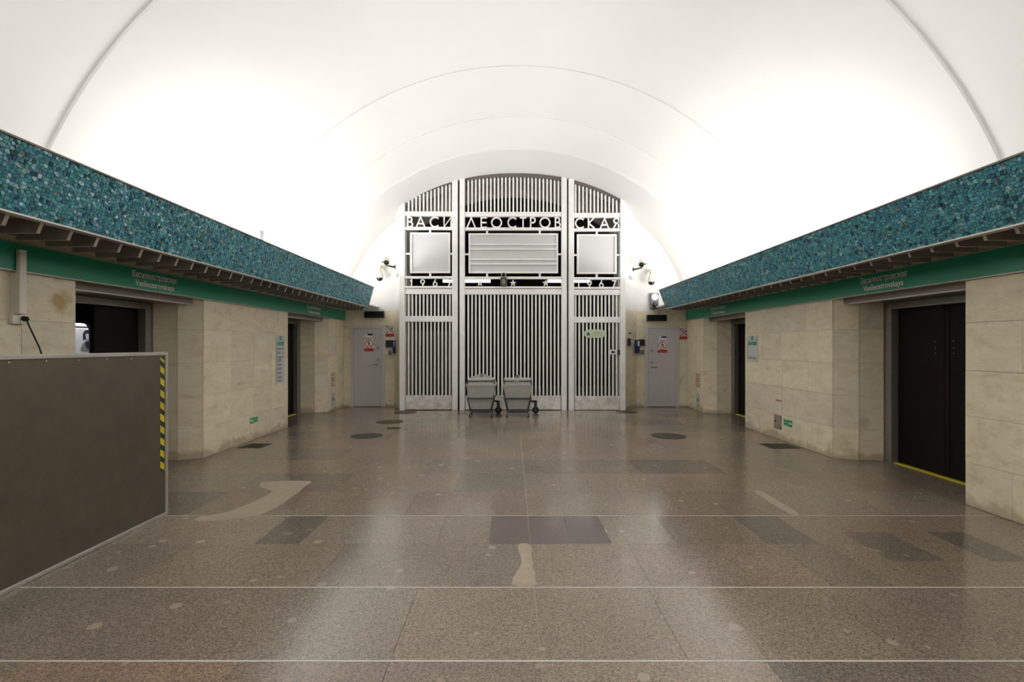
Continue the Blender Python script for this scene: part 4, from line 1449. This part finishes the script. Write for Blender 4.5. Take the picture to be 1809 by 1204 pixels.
cb = thing('storage_cabinet', (-2.2, 14.0, 0), 'dim brown storage cabinet standing behind the gate bars', 'cabinet')
MB().box(-2.75, -1.65, 13.6, 14.1, 0.06, 1.95).build('body', M['wood'], cb)
for x in (-2.74, -2.195):
    d_ = MB().box(x, x + 0.535, 13.58, 13.6, 0.09, 1.92).build('door', M['wood'], cb)
    MB().box(x + (0.48 if x < -2.5 else 0.03), x + (0.50 if x < -2.5 else 0.05), 13.56, 13.58, 0.95, 1.1).build('handle', M['steel'], d_)
MB().box(-2.72, -1.68, 13.63, 14.07, 0, 0.06).build('plinth', M['blackp'], cb)

# ------------------------------------------------------------------ waste carts
def cart(cx, yfr, label, peaked, wheel_dx):
    """skip on a wheeled frame; front face at y=yfr"""
    t = thing('waste_cart', (cx, yfr + 0.3, 0), label, 'waste cart', 'grey waste carts in front of the gate')
    D = 0.58
    zb, zt = 0.16, 0.71
    wb_, wt = 0.205, 0.325
    ins = 0.07
    rect = lambda w_, y0, y1, z: [(cx - w_, y0, z), (cx + w_, y0, z), (cx + w_, y1, z), (cx - w_, y1, z)]
    MB().rings([rect(wb_, yfr + ins, yfr + D - ins, zb), rect(wt, yfr, yfr + D, zt)]).build('hopper', M['bin'], t, bevel=0.012)
    MB().rings([rect(wt + 0.008, yfr - 0.008, yfr + D + 0.008, zt - 0.025), rect(wt + 0.008, yfr - 0.008, yfr + D + 0.008, zt)]).build('rim', M['lid'], t)
    # shoulder and lid
    sh = MB().rings([rect(wt, yfr, yfr + D, zt), rect(wt - 0.035, yfr + 0.05, yfr + D - 0.05, zt + 0.085)])
    sh.build('shoulder', M['bin'], t, bevel=0.006)
    zl = zt + 0.085
    lid = MB().rings([rect(wt - 0.03, yfr + 0.045, yfr + D - 0.045, zl), rect(wt - 0.03, yfr + 0.045, yfr + D - 0.045, zl + 0.03)]).build('lid', M['lid'], t, bevel=0.005)
    m = MB()
    m.cyl((cx - wt + 0.02, yfr + 0.015, zl - 0.015), (cx + wt - 0.02, yfr + 0.015, zl - 0.015), 0.011, n=8)
    for x in (cx - wt + 0.035, cx + wt - 0.035):
        m.box(x - 0.012, x + 0.012, yfr + 0.0, yfr + 0.06, zt, zl + 0.02)
    m.build('hinge_bar', M['bindark'], t)
    if peaked:
        y = yfr + D / 2
        MB().prism([(cx - wt + 0.03, y - 0.01, zl + 0.03), (cx + wt - 0.03, y - 0.01, zl + 0.03), (cx + 0.05, y - 0.01, zl + 0.13), (cx - 0.05, y - 0.01, zl + 0.13)], (0, 0.02, 0)).build('lifting_plate', M['bin'], lid)
        MB().torus((cx, y - 0.012, zl + 0.09), (0, 1, 0), 0.022, 0.007).build('lifting_eye', M['bindark'], lid, True)
        MB().torus((cx, yfr + 0.004, zt + 0.02), (0, 1, 0.3), 0.03, 0.006).build('ring_handle', M['lid'], t, True)
    else:
        y = yfr + D / 2
        MB().prism([(cx - 0.06, y - 0.01, zl + 0.03), (cx + 0.07, y - 0.01, zl + 0.03), (cx + 0.045, y - 0.01, zl + 0.09), (cx + 0.0, y - 0.01, zl + 0.11), (cx - 0.035, y - 0.01, zl + 0.09)], (0, 0.02, 0)).build('lifting_plate', M['bin'], lid)
        MB().torus((cx, y - 0.012, zl + 0.075), (0, 1, 0), 0.02, 0.007).build('lifting_eye', M['bindark'], lid, True)
        MB().torus((cx - 0.02, yfr + 0.0, zt + 0.03), (0, 1, 0.25), 0.047, 0.008).build('ring_handle', M['lid'], t, True)
    # label
    lx = cx - 0.17 if peaked else cx + 0.14
    zz = zt - 0.14
    yy = yfr + ins * (zt - zz) / (zt - zb)
    MB().prism([(lx - 0.05, yy - 0.001, zz - 0.02), (lx + 0.05, yy - 0.001, zz - 0.02), (lx + 0.05, yy - 0.006, zz + 0.02), (lx - 0.05, yy - 0.006, zz + 0.02)], (0, -0.001, 0)).build('sticker', plain('faded_sticker', (0.52, 0.47, 0.44) if peaked else (0.53, 0.45, 0.43), 0.6), t)
    # frame
    m = MB()
    zh = 0.405
    wh = 0.30
    y0, y1 = yfr - 0.0, yfr + D
    for y in (y0, y1):
        m.box(cx - wh, cx + wh, y - 0.014, y + 0.014, zh - 0.016, zh + 0.016)
        m.box(cx - 0.24, cx + 0.24, y - 0.014 + (0.03 if y == y0 else -0.03), y + 0.014 + (0.03 if y == y0 else -0.03), 0.095, 0.145)
    for sx_ in (-1, 1):
        m.box(cx + sx_ * (wh - 0.03), cx + sx_ * wh, y0 + 0.014, y1 - 0.014, zh - 0.016, zh + 0.016)
        m.box(cx + sx_ * 0.215, cx + sx_ * 0.24, y0 + 0.044, y1 - 0.044, 0.10, 0.145)
        for y in (y0, y1):
            q = y + (0.03 if y == y0 else -0.03)
            A = [(cx + sx_ * (wh - 0.03), y - 0.012, zh), (cx + sx_ * wh, y - 0.012, zh), (cx + sx_ * wh, y + 0.012, zh), (cx + sx_ * (wh - 0.03), y + 0.012, zh)]
            B_ = [(cx + sx_ * 0.205, q - 0.012, 0.14), (cx + sx_ * 0.24, q - 0.012, 0.14), (cx + sx_ * 0.24, q + 0.012, 0.14), (cx + sx_ * 0.205, q + 0.012, 0.14)]
            m.rings([A, B_])
    m.build('frame', M['bindark'], t)
    # casters
    for sx_ in (-1, 1):
        for y in (yfr + 0.03, yfr + D - 0.06):
            x = cx + sx_ * 0.235
            c_ = MB().cyl((x - 0.014, y, 0.045), (x + 0.014, y, 0.045), 0.045, n=20).build('caster', M['rubber'], t, True)
            MB().box(x - 0.02, x - 0.015, y - 0.025, y + 0.025, 0.035, 0.10).box(x + 0.015, x + 0.02, y - 0.025, y + 0.025, 0.035, 0.10).box(x - 0.02, x + 0.02, y - 0.025, y + 0.025, 0.095, 0.102).build('fork', M['lid'], c_)
            MB().cyl((x - 0.021, y, 0.045), (x + 0.021, y, 0.045), 0.018, n=12).build('hub', M['lid'], c_)
    # towing arm with its own wheel behind
    xw_, yw_ = cx + wheel_dx, yfr + D + 0.1
    MB().tube([(cx + 0.25, yfr + D - 0.02, 0.30), (cx + 0.33, yfr + D + 0.06, 0.28), (xw_ - 0.02, yw_, 0.26)], 0.022, 8).box(xw_ - 0.035, xw_ + 0.03, yw_ - 0.045, yw_ - 0.033, 0.06, 0.29).box(xw_ - 0.035, xw_ + 0.03, yw_ + 0.033, yw_ + 0.045, 0.06, 0.29).box(xw_ - 0.035, xw_ + 0.03, yw_ - 0.045, yw_ + 0.045, 0.27, 0.29).build('tow_arm', M['bindark'], t)
    tw = MB().lathe((xw_, yw_ - 0.03, 0.075), (0, 1, 0), [(0.055, 0), (0.075, 0.01), (0.075, 0.05), (0.055, 0.06)], 24).build('tow_wheel', M['rubber'], t, True)
    MB().cyl((xw_, yw_ - 0.034, 0.075), (xw_, yw_ + 0.034, 0.075), 0.03, n=14).build('hub', M['greybox'], tw)


KC = 10.62 / F
cart((849.3 - U0) * KC, 10.62, 'grey waste cart with a peaked lifting plate on its lid, next to the gate post', True, 0.36)
cart((914.5 - U0) * KC, 10.62, 'grey waste cart with a large ring handle on its front and flat lid', False, 0.42)

# ------------------------------------------------------------------ steel barrier
XP = -3.16
bar = thing('steel_barrier', (XP, 3.0, 0), 'waist high dull steel barrier panel with aluminium frame and yellow black tape', 'barrier')
pA, pB, hP = 0.9, 4.525, 1.492
sh = MB().box(XP - 0.028, XP - 0.012, pA + 0.03, pB - 0.03, 0.03, hP - 0.03).build('sheet', M['sheet'], bar)
MB().box(XP - 0.04, XP, pA, pB, hP - 0.032, hP).build('top_rail', M['trim'], bar, bevel=0.005)
MB().box(XP - 0.04, XP, pA, pB, 0, 0.03).build('bottom_rail', M['trim'], bar, bevel=0.005)
MB().box(XP - 0.04, XP, pB - 0.028, pB, 0.03, hP - 0.032).build('end_post', M['trim'], bar, bevel=0.005)
MB().box(XP - 0.04, XP, pA, pA + 0.028, 0.03, hP - 0.032).build('end_post', M['trim'], bar, bevel=0.005)
for y in (1.2, 2.2, 3.2, 4.3):
    MB().box(XP - 0.10, XP - 0.04, y - 0.02, y + 0.02, 0, 1.3).box(XP - 0.5, XP - 0.10, y - 0.02, y + 0.02, 0, 0.04).build('rear_brace', M['trim'], bar)
for k in range(14):
    y = 1.1 + k * 0.25
    MB().lathe((XP - 0.012, y, hP - 0.05), (1, 0, 0), [(0.007, 0), (0.006, 0.003), (0.001, 0.004)], 8).build('rivet', M['chrome'], sh)
# hazard tape: sheared stripes on a dark strip
ty0, ty1, tz0, tz1 = pB - 0.088, pB - 0.036, 0.415, hP - 0.045
tp = MB().box(XP - 0.012, XP - 0.0112, ty0, ty1, tz0, tz1).build('hazard_tape', M['darkbox'], bar)
st = 0.108
z = tz0
k = 0
while z < tz1 - 0.02:
    za, zb_ = z, min(z + st * 0.54, tz1 - 0.035)
    dzs = 0.035
    if zb_ > za + 0.01:
        MB().prism([(XP - 0.0112, ty0, za + dzs), (XP - 0.0112, ty1, za), (XP - 0.0112, ty1, zb_), (XP - 0.0112, ty0, zb_ + dzs)], (0.0005, 0, 0)).build('yellow_stripe', M['yellow'], tp)
    z += st

# ------------------------------------------------------------------ cable duct, socket and plug on the near left wall
cdct = thing('cable_duct', (XL, 4.20, 1.78), 'white cable duct running up the wall to the fins above the socket', 'cable duct')
MB().box(XL + 0.052, XL + 0.085, 4.175, 4.235, 1.82, 2.365).build('duct', M['duct'], cdct, bevel=0.003)
MB().box(XL, XL + 0.052, 4.185, 4.225, 1.82, 2.17).build('duct_base', M['duct'], cdct)
so = thing('wall_socket', (XL, 4.20, 1.73), 'white wall socket below the cable duct with a black plug', 'socket')
MB().box(XL, XL + 0.04, 4.165, 4.225, 1.735, 1.818).build('back_box', M['duct'], so, bevel=0.005)
MB().box(XL, XL + 0.045, 4.226, 4.275, 1.735, 1.818).build('socket_face', M['duct'], so, bevel=0.005)
pg = thing('power_cord', (XL + 0.05, 4.24, 1.5), 'black plug and cord hanging from the wall socket behind the steel barrier', 'cord')
MB().lathe((XL + 0.046, 4.243, 1.785), (1, 0, -0.25), [(0.021, 0), (0.022, 0.03), (0.012, 0.045), (0.001, 0.046)], 14).build('plug', M['rubber'], pg, True)
MB().tube([(XL + 0.075, 4.245, 1.775), (XL + 0.08, 4.255, 1.73), (XL + 0.075, 4.30, 1.65), (XL + 0.07, 4.36, 1.54), (XL + 0.07, 4.42, 1.38), (XL + 0.08, 4.43, 0.9), (XL + 0.12, 4.40, 0.3), (XL + 0.3, 4.3, 0.02), (XL + 0.7, 4.1, 0.012)], 0.006, 8).build('cord', M['rubber'], pg, True)


# ------------------------------------------------------------------ notices on the side walls
def on_wall(s, XW):
    x = lambda d: s * (XW - d)
    return x


def wall_rect(m, s, XW, y0, y1, z0, z1, d0, d1):
    return m.box(s * (XW - d0), s * (XW - d1), y0, y1, z0, z1)


def wall_dashes(s, XW, y0, y1, z0, z1, d, rows_, seed, fill=(0.6, 1.0), h=0.5):
    rr = random.Random(seed)
    m = MB()
    dz = (z1 - z0) / rows_
    for r in range(rows_):
        zc_ = z1 - dz * (r + 0.5)
        L = (y1 - y0) * rr.uniform(*fill)
        x = 0
        while x < L:
            wd = min(rr.uniform(0.8, 2.5) * dz, L - x)
            ya = (y0 + x, y0 + x + wd) if s < 0 else (y1 - x, y1 - x - wd)
            wall_rect(m, s, XW, ya[0], ya[1], zc_ - dz * h / 2, zc_ + dz * h / 2, d, d + 0.0008)
            x += wd + dz * 0.3
    return m


def list_sign(s, XW, y0, y1, z0, z1, blocks, label):
    t = thing('station_list', (s * XW, (y0 + y1) / 2, z0), label, 'sign')
    wall_rect(MB(), s, XW, y0, y1, z0, z1, 0.0015, 0.008).build('plate', M['paper'], t)
    ym = (y0 + y1) / 2
    wall_rect(MB(), s, XW, ym - 0.035, ym + 0.035, z1 - 0.075, z1 - 0.005, 0.008, 0.009).build('line_number', M['hgreen'], t)
    wall_rect(MB(), s, XW, y0, y1, z1 - 0.088, z1 - 0.080, 0.008, 0.009).build('rule', M['mid'], t)
    lo, hi = (y0 + 0.055, y1 - 0.04) if s < 0 else (y0 + 0.04, y1 - 0.055)
    wall_rect(MB(), s, XW, lo, hi, z1 - 0.175, z1 - 0.11, 0.008, 0.0095).build('header_field', M['hgreen'], t)
    wall_dashes(s, XW, lo + 0.01, hi - 0.01, z1 - 0.17, z1 - 0.115, 0.0095, 2, 4, (0.7, 0.9)).build('small_print', M['lgreen'], t)
    sy = (y0 + 0.02, y0 + 0.035) if s < 0 else (y1 - 0.035, y1 - 0.02)
    wall_rect(MB(), s, XW, sy[0], sy[1], z0 + 0.04, z1 - 0.12, 0.008, 0.009).build('route_line', M['hgreen'], t)
    for k, (zt_, n_, dot) in enumerate(blocks):
        wall_dashes(s, XW, lo, lo + (hi - lo) * 0.75 if s < 0 else hi, zt_ - 0.022 * n_, zt_, 0.008, n_, 20 + k, (0.6, 1.0)).build('small_print', M['blackp'], t)
        if dot:
            yd = hi - 0.025
            wall_rect(MB(), s, XW, yd - 0.014, yd + 0.014, zt_ - 0.04, zt_ - 0.005, 0.008, 0.009).build('transfer_mark', M[dot], t)


list_sign(-1, -XL, 8.87, 9.20, 0.86, 1.73, [(1.51, 2, 'navy'), (1.44, 2, 'red'), (1.36, 5, 'red'), (1.22, 2, None), (1.15, 2, None), (1.07, 2, None), (0.995, 2, None), (0.93, 2, None)], 'tall white station list sign with many lines of print on marble pillar')
list_sign(1, XR, 8.86, 9.26, 1.26, 1.73, [(1.345, 2, None)], 'short white station list sign with one line of print on marble pillar')


def exit_sticker(s, XW, y0, y1, z0, z1, arrow_at, label):
    t = thing('exit_sticker', (s * XW, (y0 + y1) / 2, z0), label, 'sticker')
    wall_rect(MB(), s, XW, y0, y1, z0, z1, 0.0015, 0.003).build('plate', M['lgreen'], t)
    yc_ = y0 + (y1 - y0) * arrow_at
    q = (y1 - y0) * 0.2
    wall_rect(MB(), s, XW, yc_ - q, yc_ + q, z0, z1, 0.003, 0.0035).build('arrow_field', M['hgreen'], t)
    zc_ = (z0 + z1) / 2
    m = MB()
    X_ = s * (XW - 0.0035)
    m.box(X_, X_ - s * 0.0006, yc_ - q * 0.2, yc_ + q * 0.8, zc_ - 0.012, zc_ + 0.012)
    m.prism([(X_, yc_ - q * 0.85, zc_), (X_, yc_, zc_ - 0.034), (X_, yc_, zc_ + 0.034)], (-s * 0.0006, 0, 0))
    m.build('arrow', M['white'], t)
    a, b = (yc_ + q + 0.01, y1 - 0.01)
    wall_dashes(s, XW, a, b, z0 + 0.012, z1 - 0.012, 0.003, 2, 6, (0.85, 1.0), 0.55).build('small_print', M['hgreen'], t)


exit_sticker(-1, -XL, 7.99, 8.25, 0.275, 0.37, 0.22, 'small green exit sticker with arrow low on the marble pillar below the tall list sign')
exit_sticker(1, XR, 7.77, 8.02, 0.255, 0.36, 0.22, 'small green exit sticker with arrow beside the steel hatch plate')
hp = thing('hatch_plate', (XR, 8.18, 0.165), 'grey steel hatch plate low on the marble pillar beside a green sticker', 'hatch')
wall_rect(MB(), 1, XR, 8.08, 8.30, 0.165, 0.40, 0.0012, 0.012).build('plate', plain('hatch_steel', (0.36, 0.31, 0.26), 0.5, 0.4, var=0.1), hp, bevel=0.003)
MB().cyl((XR - 0.012, 8.25, 0.29), (XR - 0.018, 8.25, 0.29), 0.014, n=12).build('key_lock', M['darkbox'], hp)
for z in (0.20, 0.36):
    MB().cyl((XR - 0.012, 8.085, z - 0.02), (XR - 0.012, 8.085, z + 0.02), 0.006, n=8).build('hinge', M['darkbox'], hp)
rn = thing('stencil_mark', (XR, 8.17, 0.63), 'faded small red marking on marble above the steel hatch plate', 'marking')
wall_dashes(1, XR, 8.07, 8.26, 0.62, 0.655, 0.0015, 1, 8, (0.95, 1.0), 0.8).build('small_print', plain('faded_red', (0.45, 0.16, 0.12), 0.6), rn)

for s, XW, y0, y1, zo, side in ((-1, -XL, 11.58, 11.84, 0.0, 'tall'), (1, XR, 11.60, 11.86, -0.02, 'short')):
    nt_ = thing('paper_notice', (s * XW, (y0 + y1) / 2, 0.58), 'cream red bordered notice low on the marble corner, side of the %s list sign' % side, 'notice')
    wall_rect(MB(), s, XW, y0, y1, 0.58 + zo, 0.90 + zo, 0.0015, 0.004).build('border', plain('brick_red_print', (0.42, 0.13, 0.06), 0.6), nt_)
    wall_rect(MB(), s, XW, y0 + 0.015, y1 - 0.015, 0.595 + zo, 0.885 + zo, 0.004, 0.0048).build('sheet', M['cream'], nt_)
    wall_dashes(s, XW, y0 + 0.05, y1 - 0.05, 0.70 + zo, 0.80 + zo, 0.0048, 2, 31, (0.9, 1.0), 0.6).build('bold_print', M['red'], nt_)
    wall_dashes(s, XW, y0 + 0.06, y1 - 0.07, 0.825 + zo, 0.865 + zo, 0.0048, 1, 32, (0.9, 1.0), 0.6).build('small_print', plain('rust_print', (0.40, 0.14, 0.07), 0.6), nt_)
    wall_dashes(s, XW, y0 + 0.05, y1 - 0.05, 0.61 + zo, 0.68 + zo, 0.0048, 2, 33, (0.5, 1.0), 0.4).build('small_print', plain('rust_print', (0.40, 0.20, 0.10), 0.6), nt_)
    nt_ = thing('paper_notice', (s * XW, (y0 + y1) / 2, 0.14), 'white notice with dark lettering low on marble corner, side of the %s list sign' % side, 'notice')
    wall_rect(MB(), s, XW, y0 + 0.02, y1 - 0.03, 0.14 + zo, 0.41 + zo, 0.0015, 0.004).build('border', M['greybox'], nt_)
    wall_rect(MB(), s, XW, y0 + 0.028, y1 - 0.038, 0.15 + zo, 0.40 + zo, 0.004, 0.0048).build('sheet', M['paper'], nt_)
    m = MB()
    wall_rect(m, s, XW, y0 + 0.08, y0 + 0.165, 0.235 + zo, 0.315 + zo, 0.0048, 0.0056)
    m.build('pictogram', plain('slate_print', (0.13, 0.13, 0.20), 0.6), nt_)

# small white box tilted on the cove
jb = thing('cove_box', (-3.6, 6.9, 2.53), 'small pale upright box standing in the trough above the mosaic cornice', 'box')
MB().rings([[(-3.62, 6.86, 2.53), (-3.52, 6.86, 2.53), (-3.52, 6.96, 2.53), (-3.62, 6.96, 2.53)], [(-3.58, 6.80, 3.17), (-3.48, 6.80, 3.15), (-3.48, 6.90, 3.15), (-3.58, 6.90, 3.17)]]).build('case', M['greyframe'], jb)
